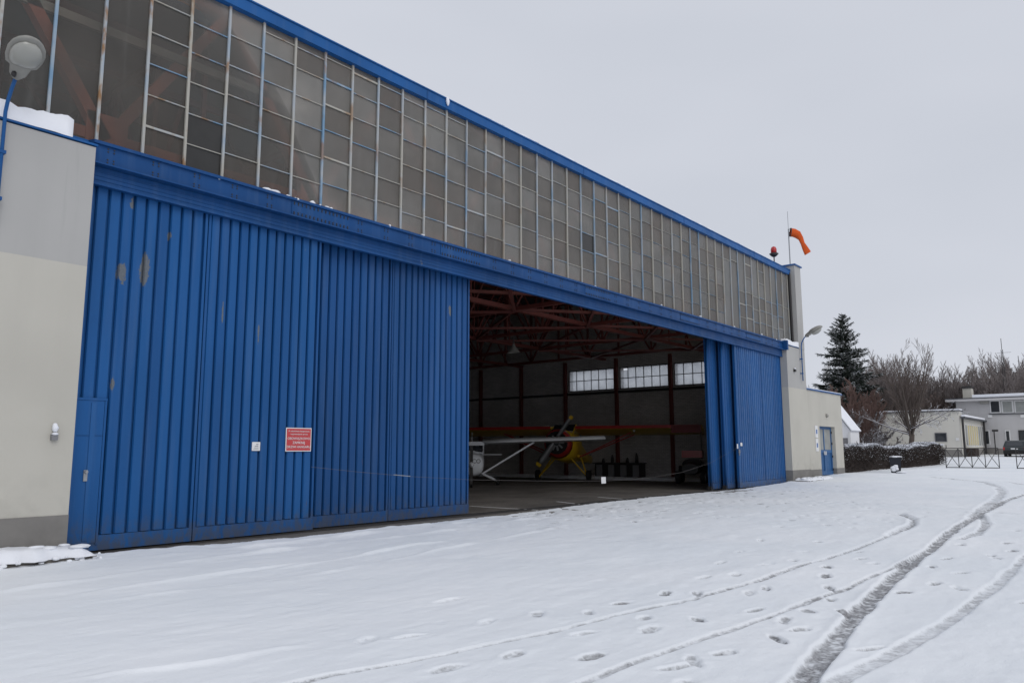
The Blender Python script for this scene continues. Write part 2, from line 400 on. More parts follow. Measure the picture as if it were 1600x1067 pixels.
# ---------------------------------------------------------------- ground
def vnoise(x, y, seed):
    xi = np.floor(x).astype(np.int64); yi = np.floor(y).astype(np.int64); fx = x-xi; fy = y-yi
    fx = fx*fx*(3-2*fx); fy = fy*fy*(3-2*fy)
    def h(a, b):
        n = (a*374761393+b*668265263+seed*982451653) & 0xffffffff
        n = ((n ^ (n >> 13))*1274126177) & 0xffffffff
        return ((n ^ (n >> 16)) & 0xffff)/65535.
    return (h(xi, yi)*(1-fx)+h(xi+1, yi)*fx)*(1-fy)+(h(xi, yi+1)*(1-fx)+h(xi+1, yi+1)*fx)*fy
def fbm(x, y, seed, o=4):
    a = 0; s = .5
    for i in range(o): a = a+s*vnoise(x*2**i+i*17.3, y*2**i-i*9.1, seed+i); s *= .5
    return a
TRACKS = [  # (world points, width, depth, slush strength)
 ([(3.2, -11.9), (5.24, -11.54), (5.83, -11.50), (8.2, -11.17), (10.6, -10.91), (12.85, -10.72), (16.07, -10.51), (20.43, -10.23), (24.85, -10.06), (29.75, -9.93), (32.95, -10.03), (46.02, -11.25)], .19, .04, 1.05),
 ([(21.26, -10.23), (25.24, -9.86), (29.2, -9.65), (34.13, -9.25), (37.65, -8.67), (40.78, -7.54), (43.61, -4.91)], .3, .03, .6),
 ([(16.29, -10.78), (17.7, -10.88), (20.03, -10.67), (22.18, -10.29), (23.81, -9.84)], .16, .03, .7),
 ([(3.6, -11.6), (5.51, -11.70), (6.07, -11.70), (7.11, -11.82), (8.92, -11.93), (11.46, -11.99), (14.34, -11.96), (21.22, -12.19), (40, -14)], .14, .025, .62),
 ([(2.5, -10.2), (4.52, -10.33), (5.44, -10.34), (6.53, -10.41), (7.77, -10.5), (10.19, -10.61), (12.21, -10.65), (14.19, -10.57)], .085, .025, .85),
 ([(1.5, -8.4), (3.17, -8.75), (3.75, -8.83), (4.75, -9.03), (5.75, -9.25), (6.83, -9.31), (8.12, -9.51), (9.67, -9.61), (12.69, -9.63), (16.27, -9.6), (18.74, -9.46), (20.43, -9.14), (22.01, -8.47), (22.57, -7.13)], .085, .025, .85),
 ([(16.27, -9.6), (18.74, -9.46), (20.43, -9.14), (22.01, -8.47)], .22, .03, .45),
 ([(25.12, -3.84), (25.12, -6.79), (24.89, -9.37), (23.01, -11.06)], .1, .02, .4),
 ([(41.08, -8.12), (39.24, -9.39), (36.59, -10.7)], .25, .02, .5),
 ([(30.2, -3), (31, -6), (30.5, -9.6)], .12, .02, .35),
 ([(45.5, -4.5), (46, -7.5), (44.6, -12)], .22, .02, .4),
 ([(49, -3.2), (52.5, -3.6), (57, -3.4)], .2, .02, .4),
]
FEET = [(8.47, -11.03, 1.), (10.11, -11.22, .9), (6.93, -10.91, .9), (7.42, -10.94, .6), (6.16, -10.76, .7), (10.68, -10.15, .8), (9.88, -10.44, .7), (12.34, -10.32, .5), (13.55, -11.06, .8), (12.52, -11.04, .8), (14.37, -11.53, .7), (15.19, -11.71, .7), (14.07, -11.63, .6), (16.25, -11.52, .6), (12.12, -11.46, .6), (7.21, -10.02, .7), (8.05, -10.26, .6), (6.51, -9.89, .6), (5.97, -9.51, .4), (8.21, -9.14, .7), (8.47, -9.41, .6), (7.42, -9.03, .7), (6.8, -9.03, .5), (6.42, -8.67, .5), (5.82, -8.51, .35), (6.38, -7.46, .3), (9.3, -9.9, .8), (11.4, -9.95, .7), (13.0, -9.1, .6), (14.6, -8.8, .6), (9.1, -10.7, .7), (10.2, -12.4, .5), (11.9, -12.5, .5), (13.6, -12.6, .5), (15.6, -10.9, .6), (17.9, -12.1, .6), (5.4, -10.0, .6), (6.9, -9.6, .6), (8.9, -9.85, .5), (4.9, -8.4, .4), (10.9, -8.6, .5), (12.3, -8.3, .5), (14.2, -7.9, .5), (16.5, -7.4, .5),
 (12.79, -10.02, .6), (13.56, -9.76, .5), (10.75, -11.69, .5), (10.96, -11.37, .6), (11.77, -9.35, .6), (11.08, -9.23, .6), (10.0, -9.22, .5), (9.51, -9.0, .5), (8.32, -10.7, .6), (7.72, -10.68, .6), (6.3, -11.42, .5), (5.57, -10.66, .6), (5.77, -10.69, .5), (7.11, -11.62, .6), (5.0, -9.5, .5), (4.4, -9.35, .5), (3.9, -9.6, .4), (5.2, -10.9, .5), (4.6, -8.2, .3), (17.3, -10.9, .6), (18.6, -11.4, .5), (19.8, -11.6, .5), (16.5, -12.3, .4)]
for i in range(150):   # trodden area in front of the door opening
    FEET.append((rnd.uniform(15, 31), -1.0-abs(rnd.gauss(0, 2.6)), rnd.uniform(.3, .95)))
for i in range(60):
    FEET.append((rnd.uniform(17, 26), rnd.uniform(-9.2, -5), rnd.uniform(.15, .5)))
EDX = [2, 5, 5.7, 7.4, 9.6, 12, 14.3, 17.25, 20.1, 24.8, 29.8, 32, 34, 37.3, 37.5]; EDY = [-.75, -.65, -.60, -.80, -.92, -.90, -.78, -.50, -.25, -.05, -.05, -.2, -.14, -.1, -.1]
def ground():
    na = 660
    r = np.concatenate([4.6*np.exp(np.linspace(0, math.log(9/4.6), 420, endpoint=False)), 9*np.exp(np.linspace(0, math.log(150/9), 720))]); nr = len(r)
    a = np.linspace(R(-3), R(80), na)
    RR, AA = np.meshgrid(r, a, indexing='ij')
    X = RR*np.cos(AA); Y = -13.57+RR*np.sin(AA)
    keep = np.ones(X.shape, bool)
    base = np.interp(X, TX, TZ)
    H = (fbm(X*.35, Y*.35, 3)-.47)*.07*np.clip(RR/8, .4, 1.6)
    H += (fbm(X*1.1, Y*3.2, 11, 4)-.47)*.028
    H += (fbm(X*6, Y*6, 21, 2)-.37)*.014
    tram = np.clip((Y+5.5)/3, 0, 1)*np.clip((X-10)/6, 0, 1)*np.clip((38-X)/4, 0, 1)+.55*np.exp(-((Y+7)/2.)**2)*np.clip((X-16)/3, 0, 1)*np.clip((28-X)/3, 0, 1)
    H -= tram*np.clip(vnoise(X*3.1, Y*4.6, 81)*vnoise(X*6, Y*7, 83)*2.2-.75, 0, 1)*.05
    # shallow wind/plough ridges parallel to the doors
    for (xa, ya, xb, yb, h, wd) in ((3, -3.98, 8.9, -3.6, .018, .07), (6.2, -4.0, 11, -3.45, .02, .06), (3.4, -4.55, 7, -4.75, .02, .07), (6.5, -4.8, 14.5, -3.6, .02, .08), (3.5, -2.6, 9, -2.1, .03, .12), (5.5, -1.6, 14, -1.3, .03, .15), (9, -2.4, 17, -2.0, .02, .1), (1.8, -7.3, 4.2, -8.0, .02, .06), (3, -3.0, 6, -2.8, .025, .1)):
        t = np.clip((X-xa)/(xb-xa), 0, 1); yy = ya+(yb-ya)*t+(vnoise(X*1.5, X*0, 5)-.5)*.14
        m_ = np.exp(-((Y-yy)/wd)**2)*((X > xa) & (X < xb))*np.sin(np.pi*t)**.5*np.clip(vnoise(X*1.3, X*0+ya*7, 9)*2-.4, 0, 1.2)
        H += h*m_*1.7
    S = np.zeros_like(X)
    wob = (vnoise(X*1.6, Y*1.6, 31)-.5)*.07+(vnoise(X*7, Y*7, 33)-.5)*.03
    for pts, wd, dp, st in TRACKS:
        d2 = np.full(X.shape, 1e9)
        for (x0, y0), (x1, y1) in zip(pts, pts[1:]):
            L2 = (x1-x0)**2+(y1-y0)**2; t = np.clip(((X-x0)*(x1-x0)+(Y-y0)*(y1-y0))/L2, 0, 1)
            d2 = np.minimum(d2, (X-x0-t*(x1-x0))**2+(Y-y0-t*(y1-y0))**2)
        d = np.sqrt(d2)+wob*min(1, wd/.24)
        half = wd/2
        prof = np.clip((half-d)/(wd*.22)+.5, 0, 1); prof = prof*prof*(3-2*prof)
        H -= dp*prof
        H += (.012 if wd > .15 else .002)*np.exp(-((d-half*1.35)/(wd*.28))**2)*(vnoise(X*4, Y*4, 41)*.9+.3)
        lugs = .75+.25*vnoise(X*9, Y*9, 43)
        brk = .65+.45*vnoise(X*.8, Y*.8, 47)
        S = np.maximum(S, st*prof*lugs*brk)
    for i, (fx, fy, st) in enumerate(FEET):
        q = random.Random(i); an = q.uniform(-.5, .7); L_ = q.uniform(.13, .18); W_ = q.uniform(.05, .075)
        rr = math.hypot(fx, fy+13.57); sel = np.abs(RR-rr) < .5
        rows = np.where(sel[:, 0])[0]
        if len(rows) == 0: continue
        sl = slice(rows[0], rows[-1]+1)
        dx = X[sl]-fx; dy = Y[sl]-fy; u = (dx*math.cos(an)+dy*math.sin(an))/L_; v = (-dx*math.sin(an)+dy*math.cos(an))/W_
        g = u*u+v*v+(vnoise(X[sl]*13, Y[sl]*13, 51)-.5)*1.1
        p = np.clip(1.25-g, 0, 1)
        H[sl] -= .035*p*min(1, st+.3); H[sl] += .004*np.exp(-((np.sqrt(np.maximum(g, 0))-1.5)/.35)**2)
        S[sl] = np.maximum(S[sl], np.clip(p*1.8, 0, 1)*st*1.0)
    S = np.maximum(S, np.clip((fbm(X*1.2, Y*2.5, 61)-.62)*4, 0, .3)*((Y > -4) & (X > 12) & (X < 36)))
    S = np.maximum(S, tram*np.clip(vnoise(X*3.1, Y*4.6, 81)*vnoise(X*6, Y*7, 83)*3-1.2, 0, 1)*.6)
    H += np.clip(S, 0, 1)*(vnoise(X*8, Y*8, 91)-.5)*.028
    # swept edge in front of the hangar threshold
    e = np.interp(X, EDX, EDY)+(fbm(X*2.3, Y*.8, 71)-.47)*.22+(vnoise(X*9, Y*4, 73)-.5)*.09
    k = np.clip((Y-e)/.10, 0, 1)
    Z = base+.022+H
    lip = np.exp(-((Y-e+.16)/.13)**2)*.022*(vnoise(X*5, Y*5, 75)+.1)
    Z = np.where(X < 37.6, Z+lip, Z)
    Z = np.where(X < 37.6, Z*(1-k)-.16*k, Z)
    S = np.where(X < 37.6, np.maximum(S, np.clip(1-np.abs(Y-e-.03)/.06, 0, 1)*.35), S)
    keep = ~((Y > .8) & (X < 37.0))
    v = np.stack([X, Y, Z], -1).reshape(-1, 3).astype(np.float32)
    idx = np.arange(nr*na).reshape(nr, na)
    q = np.stack([idx[:-1, :-1], idx[1:, :-1], idx[1:, 1:], idx[:-1, 1:]], -1)
    kk = (keep[:-1, :-1] | keep[1:, :-1] | keep[1:, 1:] | keep[:-1, 1:])
    q = q[kk].reshape(-1, 4)
    me = bpy.data.meshes.new('snow_ground'); me.vertices.add(len(v)); me.vertices.foreach_set('co', v.ravel())
    me.loops.add(q.size); me.loops.foreach_set('vertex_index', q.ravel().astype(np.int32))
    me.polygons.add(len(q)); me.polygons.foreach_set('loop_start', np.arange(0, q.size, 4, dtype=np.int32))
    me.update(calc_edges=True)
    at_ = me.attributes.new('slush', 'FLOAT', 'POINT'); at_.data.foreach_set('value', S.ravel().astype(np.float32))
    me.polygons.foreach_set('use_smooth', [True]*len(q)); me.materials.append(M['ground'])
    o = bpy.data.objects.new('snow_ground', me); COL.objects.link(o); o['kind'] = 'structure'
ground()
# asphalt apron under the snow, and the wide ground beyond
o = MB().box(3, 37.4, -2.4, -1.22, -.4, -.06).build('apron', 'asphalt'); o['kind'] = 'structure'
fg = MB(); xs = [-600, 30, 38, 46, 58, 66, 78, 100, 200, 400, 900]
for a, b in zip(xs, xs[1:]):
    fg.add([(a, -600, tz(a)-.12), (b, -600, tz(b)-.12), (b, 900, tz(b)-.12), (a, 900, tz(a)-.12)], [(0, 1, 2, 3)])
o = fg.build('field', 'snow'); o['kind'] = 'structure'

# ---------------------------------------------------------------- hangar
GX0, GX1 = 5.32-.781*4, 38.9
hg = empty('hangar', (5.2, 0, 0), 0, 'large hangar with tall dirty glazing above blue sliding doors', 'hangar')
def H(mb, name, mat, parent=None, smooth=False, kind=None):   # part of the hangar given in world coordinates
    mb.v = [(x-5.2, y, z) for x, y, z in mb.v]
    return mb.build(name, mat, parent or hg, smooth, kind)
def hp(name, parent, x0, x1, y0, y1, z0, z1, mat, **k): return piece(name, parent, x0-5.2, x1-5.2, y0, y1, z0, z1, mat, **k)
PY = -.35
# pillars either side of the opening
for (x0, x1, yb) in ((-1.5, 5.2, .9), (37.4, 40.0, 3.0)):
    H(MB().box(x0, x1, PY, yb if x0 > 0 else .9, 4.64, 6.68), 'upper_pillar_wall', 'grey')
    H(MB().box(x0, x1, PY-.002, yb if x0 > 0 else .9, .66, 4.64), 'lower_pillar_wall', 'cream')
    H(MB().box(x0-.004 if x0 > 0 else x0, x1+.004, PY-.012, yb, -.1, .66), 'plinth', 'plinth')
    H(MB().box(x0, min(x1, 39.1)+.02, PY-.03, -.06, 6.70, 6.73), 'ledge_flashing', 'bluetrim')
# end towers
H(MB().box(39.15, 40.02, -.353, 1.6, 6.69, 11.0), 'tower', 'grey')
H(MB().box(39.07, 40.12, -.42, 1.7, 11.0, 11.06), 'tower_cap', 'bluetrim')
H(MB().box(38.92, 39.145, -.02, .5, 6.74, 10.7), 'shaded_gap_strip', 'darksteel')  # dark strip standing in for the shaded gap between glazing and tower
H(MB().tube([(39.02, -.12, 10.6), (39.02, -.12, 6.9)], .06, 8), 'downpipe', 'darksteel')
# shell
H(MB().box(2.0, 40.0, .95, 24.6, 10.62, 10.78), 'roof', 'roofdark')
H(MB().box(2.0, 40.0, 24.3, 24.6, 0, 10.6), 'back_wall', 'brick')
H(MB().box(2.0, 2.3, 1.0, 24.3, 0, 10.6), 'side_wall', 'brick')
ew = MB(); WX0, WX1 = 39.3, 39.7
WIN = [(4.0-.62, 6.66), (7.07, 10.2), (10.65, 13.85), (14.3, 17.4)]
WIN = WIN[:3]
ys = [1.6]+[v for p in WIN for v in p]+[24.3]
ew.box(WX0, WX1, 1.6, 24.3, 0, 5.23); ew.box(WX0, WX1, 1.6, 24.3, 6.42, 10.6)
for i in range(0, len(ys), 2): ew.box(WX0, WX1, ys[i], ys[i+1], 5.23, 6.42)
H(ew, 'end_wall', 'brick')
H(MB().box(2.0, 39.3, -1.22, 24.3, -.3, -.012), 'floor', 'floor')
H(MB().box(3.0, 37.4, -1.2, -.30, -.012, -.004), 'threshold', 'concrete')
H(MB().box(5.2, 37.4, -.05, .005, -.011, .012), 'door_rail', 'darksteel'); H(MB().box(5.2, 37.4, .22, .27, -.011, .012), 'door_rail', 'darksteel')
for px0, py0, px1, py1 in ((735, 790, 855, 797), (870, 783, 915, 788), (935, 776, 985, 780)):
    a, b = at(2, 0, px0, py0), at(2, 0, px1, py1); b.y = max(b.y, -.25)
    H(MB().bar((a.x, a.y, -.008), (b.x, b.y, -.008), .09, .004), 'floor_marking', 'white')
for (ya, yb) in WIN:     # end wall windows
    fr = MB(); g = .05
    fr.box(WX0-.03, WX0+.05, ya-g, yb+g, 5.18, 5.23); fr.box(WX0-.03, WX0+.05, ya-g, yb+g, 6.42, 6.47)
    f = H(fr, 'window', 'darksteel')
    for i in range(7): hp('glazing_bar', f, WX0, WX0+.04, ya+(yb-ya)*i/6-.018, ya+(yb-ya)*i/6+.018, 5.23, 6.42, 'darksteel')
    f.location = (0, 0, 0)
    hp('glazing_bar', f, WX0, WX0+.04, ya, yb, 5.80, 5.835, 'darksteel')
    for i in range(6):
        for (z0, z1) in ((5.23, 5.80), (5.835, 6.42)):
            if ya == 7.07 and i == 5 and z1 > 6: z1 = 6.28
            hp('pane', f, WX0+.01, WX0+.018, ya+(yb-ya)*i/6+.018, ya+(yb-ya)*(i+1)/6-.018, z0, z1, 'frost')
for y in (3.8, 6.87, 10.42, 14.1, 17.6, 21.1):
    hp('column', hg, 39.12, 39.3, y-.09, y+.09, 0, 7.0, 'steelred')
hp('wall_rail', hg, 39.2, 39.298, 1.6, 24.2, 4.95, 5.08, 'darksteel')
# roof trusses
def truss_y(x):
    t = MB(); z0, z1 = 7.0, 10.35; ylist = np.linspace(.9, 24.0, 12)
    t.bar((x, .9, z0), (x, 24, z0), .16, .14); t.bar((x, .9, z1), (x, 24, z1), .16, .14)
    for i, y in enumerate(ylist):
        t.bar((x, y, z0), (x, y, z1), .09)
        if i < 11:
            y2 = ylist[i+1]; a, b = (z0, z1) if i % 2 else (z1, z0)
            t.bar((x, y, a), (x, y2, b), .08)
    H(t, 'roof_truss', 'steelred')
for x in (7.7, 12.7, 17.7, 22.7, 27.7, 32.7, 37.7): truss_y(x)
for y in (4.8, 11.2, 17.5):
    t = MB(); t.bar((3, y, 7.0), (39.2, y, 7.0), .2, .16); 
    for i in range(7):
        x = 2.7+5*i; t.bar((x, y, 7.0), (x+2.5, y, 10.3), .07); t.bar((x+2.5, y, 10.3), (x+5, y, 7.0), .07); t.bar((x+2.5, y, 7.0), (x+2.5, y, 10.3), .06)
    H(t, 'longitudinal_truss', 'steelred')
t = MB()
for i in range(6):
    x = 7.7+5*i; t.bar((x, 4.8, 6.98), (x+5, 1.0, 6.98), .13, .1); t.bar((x, 1.0, 6.9), (x+5, 4.8, 6.9), .11, .1)
    t.bar((x, 4.8, 6.96), (x+5, 11.2, 6.96), .1, .09); t.bar((x, 11.2, 6.88), (x+5, 4.8, 6.88), .1, .09)
H(t, 'wind_bracing', 'steelred')
t = MB()
for y in np.arange(2.5, 24, 2.2): t.bar((2.2, y, 10.5), (39.2, y, 10.5), .1, .16)
H(t, 'purlins', 'steelred')
# girder just behind the glazing: V webs seen dimly through the panes
t = MB(); gy = .24
t.bar((2.2, gy, 7.1), (39.1, gy, 7.02), .2, .2); t.bar((2.2, gy, 10.45), (39.1, gy, 10.45), .2, .2); 
for i in range(-1, 7):
    x = 5.55+4.4*i; t.bar((x, gy+.02, 7.05), (x+2.2, gy+.02, 10.4), .2, .2); t.bar((x+2.2, gy-.02, 10.4), (x+4.4, gy-.02, 7.05), .2, .2)
    t.box(x-.35, x+.35, gy-.12, gy-.09, 6.95, 7.5)
H(t, 'front_girder', 'girderred')
H(MB().box(2.2, 39.1, .12, .19, 8.98, 9.14), 'wind_rail', 'galv')
# ---- glazing
gl = H(MB().box(GX0, GX1, -.02, .05, 6.84, 6.90), 'glazing', 'bluetrim')
gl.location = (0, 0, 0)
mr = random.Random(3)
NM_ = int(round((GX1-GX0)/.781))
cols = [GX0+.781*i for i in range(NM_+1)]
for i, x in enumerate(cols):
    lean = mr.uniform(-.003, .003)
    hp('mullion', gl, x-(.024 if x < 14 else .019), x+(.024 if x < 14 else .019), -.055, -.012, 6.86, 10.55, 'mullion', rot=(0, lean, 0))
for i in range(NM_):
    x0, x1 = cols[i]+.02, cols[i+1]-.02
    n = i-4                       # column counted from the pillar edge
    off = [0, .08, -.06, .05, 0, -.04, .1][n % 7]*.8 if n > 0 else 0
    if n <= -1: zs = []
    elif n == 0: zs = [10.0]
    elif 22 <= n <= 32: zs = [7.42, 8.03, 8.64, 9.26, 9.87]
    elif 33 <= n <= 34: zs = [9.9]
    elif 35 <= n: zs = [7.5, 8.1, 8.7, 9.4, 10.0] if n < 42 else [8.7]
    else: zs = [7.42, 8.03, 8.64, 9.26, 9.87]+([10.33] if n < 12 and n > 3 else [])
    zs = [z+off*.6+mr.uniform(-.02, .02) for z in zs]
    if 35 <= n and mr.random() < .5: zs = zs[:3]
    lv = [6.9]+zs+[10.5]
    for z in zs:
        th = (.016 if mr.random() < .9 else .04) if not 22 <= n <= 32 else .007
        hp('glazing_bar', gl, x0, x1, -.035, -.008, z-th/2, z+th/2, 'mullion')
    for a, b in zip(lv, lv[1:]):
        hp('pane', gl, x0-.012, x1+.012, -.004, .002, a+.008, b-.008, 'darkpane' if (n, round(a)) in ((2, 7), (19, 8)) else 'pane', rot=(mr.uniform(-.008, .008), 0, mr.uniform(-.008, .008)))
# roof edge
H(MB().box(GX0-.1, 39.12, -.14, .95, 10.5, 10.74), 'roof_fascia', 'bluetrim')
H(MB().box(GX0-.1, 39.13, -.17, .95, 10.745, 10.775), 'roof_flashing', 'bluetrim')
for k_ in range(5):
    x = 6+k_*7.1; hp('fascia_joint', hg, x-.02, x+.02, -.146, -.139, 10.5, 10.74, 'bluebeam')
# ---- lintel beam with riveted splice plates
b = MB()
b.box(5.2, 37.4, -.27, .0, 6.80, 6.855); b.box(5.2, 37.4, -.22, -.18, 6.47, 6.80); b.box(5.2, 37.4, -.31, -.02, 6.445, 6.475)
b.add([(5.2, -.25, 6.857), (37.4, -.25, 6.857), (37.4, -.03, 6.90), (5.2, -.03, 6.90), (5.2, -.03, 6.857), (37.4, -.03, 6.857)], [(0, 1, 2, 3), (0, 3, 4), (1, 5, 2)])
H(b, 'lintel_beam', 'bluebeam')
b = MB(); b.box(5.2, 37.4, -.13, -.06, 6.16, 6.44); b.box(5.2, 37.4, -.16, -.04, 6.12, 6.158)
for k_ in range(3): b.box(5.2, 37.4, -.142, -.131, 6.21+.07*k_, 6.222+.07*k_)
H(b, 'track_cover', 'bluebeam')
H(MB().box(5.2, 37.4, .0, .6, 6.42, 6.84), 'inner_track', 'darksteel')
rv = MB()
def rivet(x, z): rv.box(x-.011, x+.011, -.232, -.219, z-.011, z+.011)
x = 5.5; i = 0
while x < 37.2:
    for dx in (-.05, .05):
        for z in (6.52, 6.57, 6.71, 6.76): rivet(x+dx, z)
    x += .78; i += 1
for xc in (9.9, 14.3, 20.8, 27.3, 33.6):
    hp('splice_plate', hg, xc-.75, xc+.75, -.232, -.221, 6.49, 6.79, 'bluebeam')
    for k_ in range(15):
        for z in (6.52, 6.555, 6.73, 6.765): rv.box(xc-.7+k_*.1-.012, xc-.7+k_*.1+.012, -.246, -.231, z-.012, z+.012)
H(rv, 'rivets', 'darksteel', kind='stuff')
hp('end_bracket', hg, 37.28, 37.42, -.45, -.2, 6.44, 6.9, 'bluebeam')
# ---- door leaves
def leaf(x0, x1, y, mat, nsl, skipx=None, zt=6.36, side='L'):
    b = MB(); zb = .035
    b.box(x0, x1, y+.045, y+.07, zb, zt)                       # backing sheet
    b.box(x0+.004, x1-.004, y-.035, y+.045, zb, zb+.24)        # kick rail
    b.box(x0+.006, x0+.055, y-.03, y+.045, zb+.24, zt); b.box(x1-.055, x1-.006, y-.03, y+.045, zb+.24, zt)
    lf = H(b, 'door_leaf', mat); lf.location = (0, 0, 0)
    p = (x1-x0-.13)/nsl
    for i in range(nsl):
        a = x0+.065+p*i; z0 = zb+.25+mr.uniform(-.006, .006)
        if skipx and a < skipx: z0 = 2.52
        hp('slat', lf, a+.004, a+p-.036, y-.026, y+.045, z0, zt-.01, mat, trap=True)
    return lf
l1 = leaf(4.9, 7.44, 0, 'blue', 11, 5.75)
l2 = leaf(7.45, 10.08, 0, 'blue', 12)
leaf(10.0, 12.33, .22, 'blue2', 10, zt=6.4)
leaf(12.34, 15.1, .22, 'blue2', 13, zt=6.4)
leaf(31.9, 34.9, 0, 'blue', 13); leaf(34.91, 37.38, 0, 'blue', 11)
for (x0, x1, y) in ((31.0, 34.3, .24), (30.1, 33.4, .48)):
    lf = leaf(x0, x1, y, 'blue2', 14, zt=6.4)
    H(MB().tube([(x0+.02, y-.05, .05), (x0+.02, y-.05, 6.3)], .055, 10), 'leaf_edge_tube', 'blue2', smooth=True)
    hp('guide_foot', hg, x0-.06, x0+.12, y-.08, y+.08, -.01, .16, 'darksteel')
# wicket door in the first leaf
wk = H(MB().box(5.0, 5.76, -.05, -.028, .16, 2.48), 'wicket_door', 'blue')
b = MB().box(5.0, 5.80, -.062, -.03, 2.482, 2.52); b.box(5.765, 5.80, -.055, -.03, .13, 2.48); b.box(5.0, 5.76, -.06, -.045, 1.9, 1.0+.9)
H(b, 'wicket_frame', 'blue')
wk2 = hp('raised_strip', hg, 5.22, 5.34, -.075, -.052, .2, 2.44, 'blue'); hp('raised_strip', hg, 5.55, 5.63, -.062, -.052, .2, 2.44, 'blue')
b = MB().box(5.50, 5.56, -.07, -.05, 1.16, 1.34); b.tube([(5.53, -.07, 1.31), (5.53, -.11, 1.31)], .025, 8)
H(b, 'lock', 'galv')

# kerb steps with snow against both pillars
def snow_slab(x0, x1, y0, y1, z0, h, seed, name='snow', nx=None, rag=.05, front=0., label=None, cat='snow'):
    q = random.Random(seed); nx = nx or max(4, int((x1-x0)/.09)); ny = max(4, int((y1-y0)/.06)); b = MB()
    top = []
    ex0 = [y0+q.uniform(-rag, rag*.3)+math.sin(i*.7+seed)*rag*.5 for i in range(nx+1)]
    for i in range(nx+1):
        for j in range(ny+1):
            u, v = i/nx, j/ny
            edge = min(1, min(u, 1-u)*nx/2.2+front)**.5*min(1, v*ny/2+front)**.5
            x = x0+(x1-x0)*u+q.uniform(-.015, .015); y = ex0[i]+(y1-ex0[i])*v
            z = z0+h*(edge*(.85+.13*math.sin(i*.31+seed)+q.uniform(-.06, .06)))
            top.append((x, y, max(z, z0+.004)))
    n = ny+1
    fs = [(i*n+j, (i+1)*n+j, (i+1)*n+j+1, i*n+j+1) for i in range(nx) for j in range(ny)]
    b.add(top, fs)
    bot = [(x, y, z0-.002) for x, y, z in top]; k = len(b.v); b.v += bot
    rim = [i*n for i in range(nx+1)]+[nx*n+j for j in range(1, n)]+[i*n+ny for i in range(nx-1, -1, -1)]+[j for j in range(ny-1, 0, -1)]
    for a, c in zip(rim, rim[1:]+rim[:1]): b.f.append((a, k+a, k+c, c))
    if rag > .05:
        for i in range(int((x1-x0)*9)):
            b.blob((q.uniform(x0, x1+.06), y0+q.uniform(-.10, .06), z0+q.uniform(-.07, .03)), q.uniform(.02, .06), q.uniform(.02, .05), q.uniform(.012, .035), seed*31+i, 7, 4)
        for i in range(int((x1-x0)*6)):
            b.blob((q.uniform(x0, x1), q.uniform(y0+.05, y1-.05), z0+h*.84), q.uniform(.06, .2), q.uniform(.05, .13), q.uniform(.02, .04), seed*57+i, 8, 4)
    o = b.build(name, 'snow', None, True)
    if label: tag(o, label, cat)
    return o
o = MB().box(-1.0, 5.42, -.95, PY-.013, -.3, .075).build('step', 'concrete'); tag(o, 'low concrete step along the foot of the left pillar', 'step')
snow_slab(-.5, 5.38, -.98, PY-.016, .076, .17, 4, 'snow_drift', rag=.12, label='uneven snow drift on the step by the left pillar', cat='snow')
o = MB().box(37.5, 41.6, -1.0, PY-.013, .0, .17).build('step', 'concrete'); tag(o, 'low concrete step at the foot of the right pillar', 'step')
snow_slab(37.55, 41.4, -.98, PY-.016, .171, .12, 9, 'snow_drift', rag=.08, label='snow drift on the step by the right pillar', cat='snow')
snow_slab(.5, 4.82, PY-.02, -.065, 6.732, .38, 5, 'ledge_snow', rag=.02, front=.85, label='thick snow slab on the ledge of the left pillar', cat='snow')
snow_slab(4.90, 5.19, PY+.02, -.065, 6.732, .03, 6, 'ledge_snow', rag=.02, label='thin snow remnant at the end of the left ledge', cat='snow')
snow_slab(37.42, 39.12, PY-.03, -.06, 6.732, .30, 8, 'ledge_snow', rag=.02, front=.8, label='snow slab on the ledge of the right pillar beside the lamp', cat='snow')
# lumps of snow on beam and roof edge
def lump(name, px, py, y, n, sx, sz, seed, label, group=None):
    p = at(1, y, px, py); b = MB(); q = random.Random(seed)
    for i in range(n): b.blob((p.x+q.uniform(-1, 1)*sx*.6, y+q.uniform(-.02, .02), p.z+q.uniform(-.2, .3)*sz), sx*q.uniform(.4, .7), .05, sz*q.uniform(.5, .9), seed+i, 8, 5)
    o = b.build(name, 'snow', None, True); return tag(o, label, 'snow', group)
lump('snow_lump', 425, 300, -.2, 5, .2, .07, 1, 'longest snow lump lying on the blue beam')
lump('snow_lump', 486, 318, -.2, 4, .12, .08, 2, 'pointed snow lump in the middle of the beam group')
lump('snow_lump', 513, 327, -.2, 4, .11, .06, 3, 'rightmost snow lump of the group on the near beam')
G = 'small snow dabs along the top of the blue beam'
for i, (px, py) in enumerate(((341, 280), (450, 308), (462, 312), (499, 323), (607, 355), (660, 370), (795, 408), (929, 449), (1033, 478), (1094, 496), (1147, 512), (1190, 524), (1212, 532))):
    lump('snow_dab', px, py-1, -.22, 2, .05, .05, 20+i, 'small dab of snow on the top edge of the blue beam', G)
G = 'thin snow scraps along the roof edge'
for i, (px, py) in enumerate(((775, 189), (790, 197), (824, 214), (868, 234), (905, 254), (960, 284), (985, 296), (1062, 335), (1075, 341), (1096, 350), (1110, 356), (1160, 383), (1180, 391), (1192, 397))):
    p = at(1, -.17, px, py); q = random.Random(i); b = MB()
    for k_ in range(4): b.blob((p.x+q.uniform(-.5, .5), -.12, 10.79+q.uniform(0, .02)), q.uniform(.15, .4), .06, q.uniform(.02, .045), i*7+k_, 8, 4)
    tag(b.build('snow_scrap', 'snow', None, True), 'thin scrap of snow on the blue roof edge', 'snow', G)
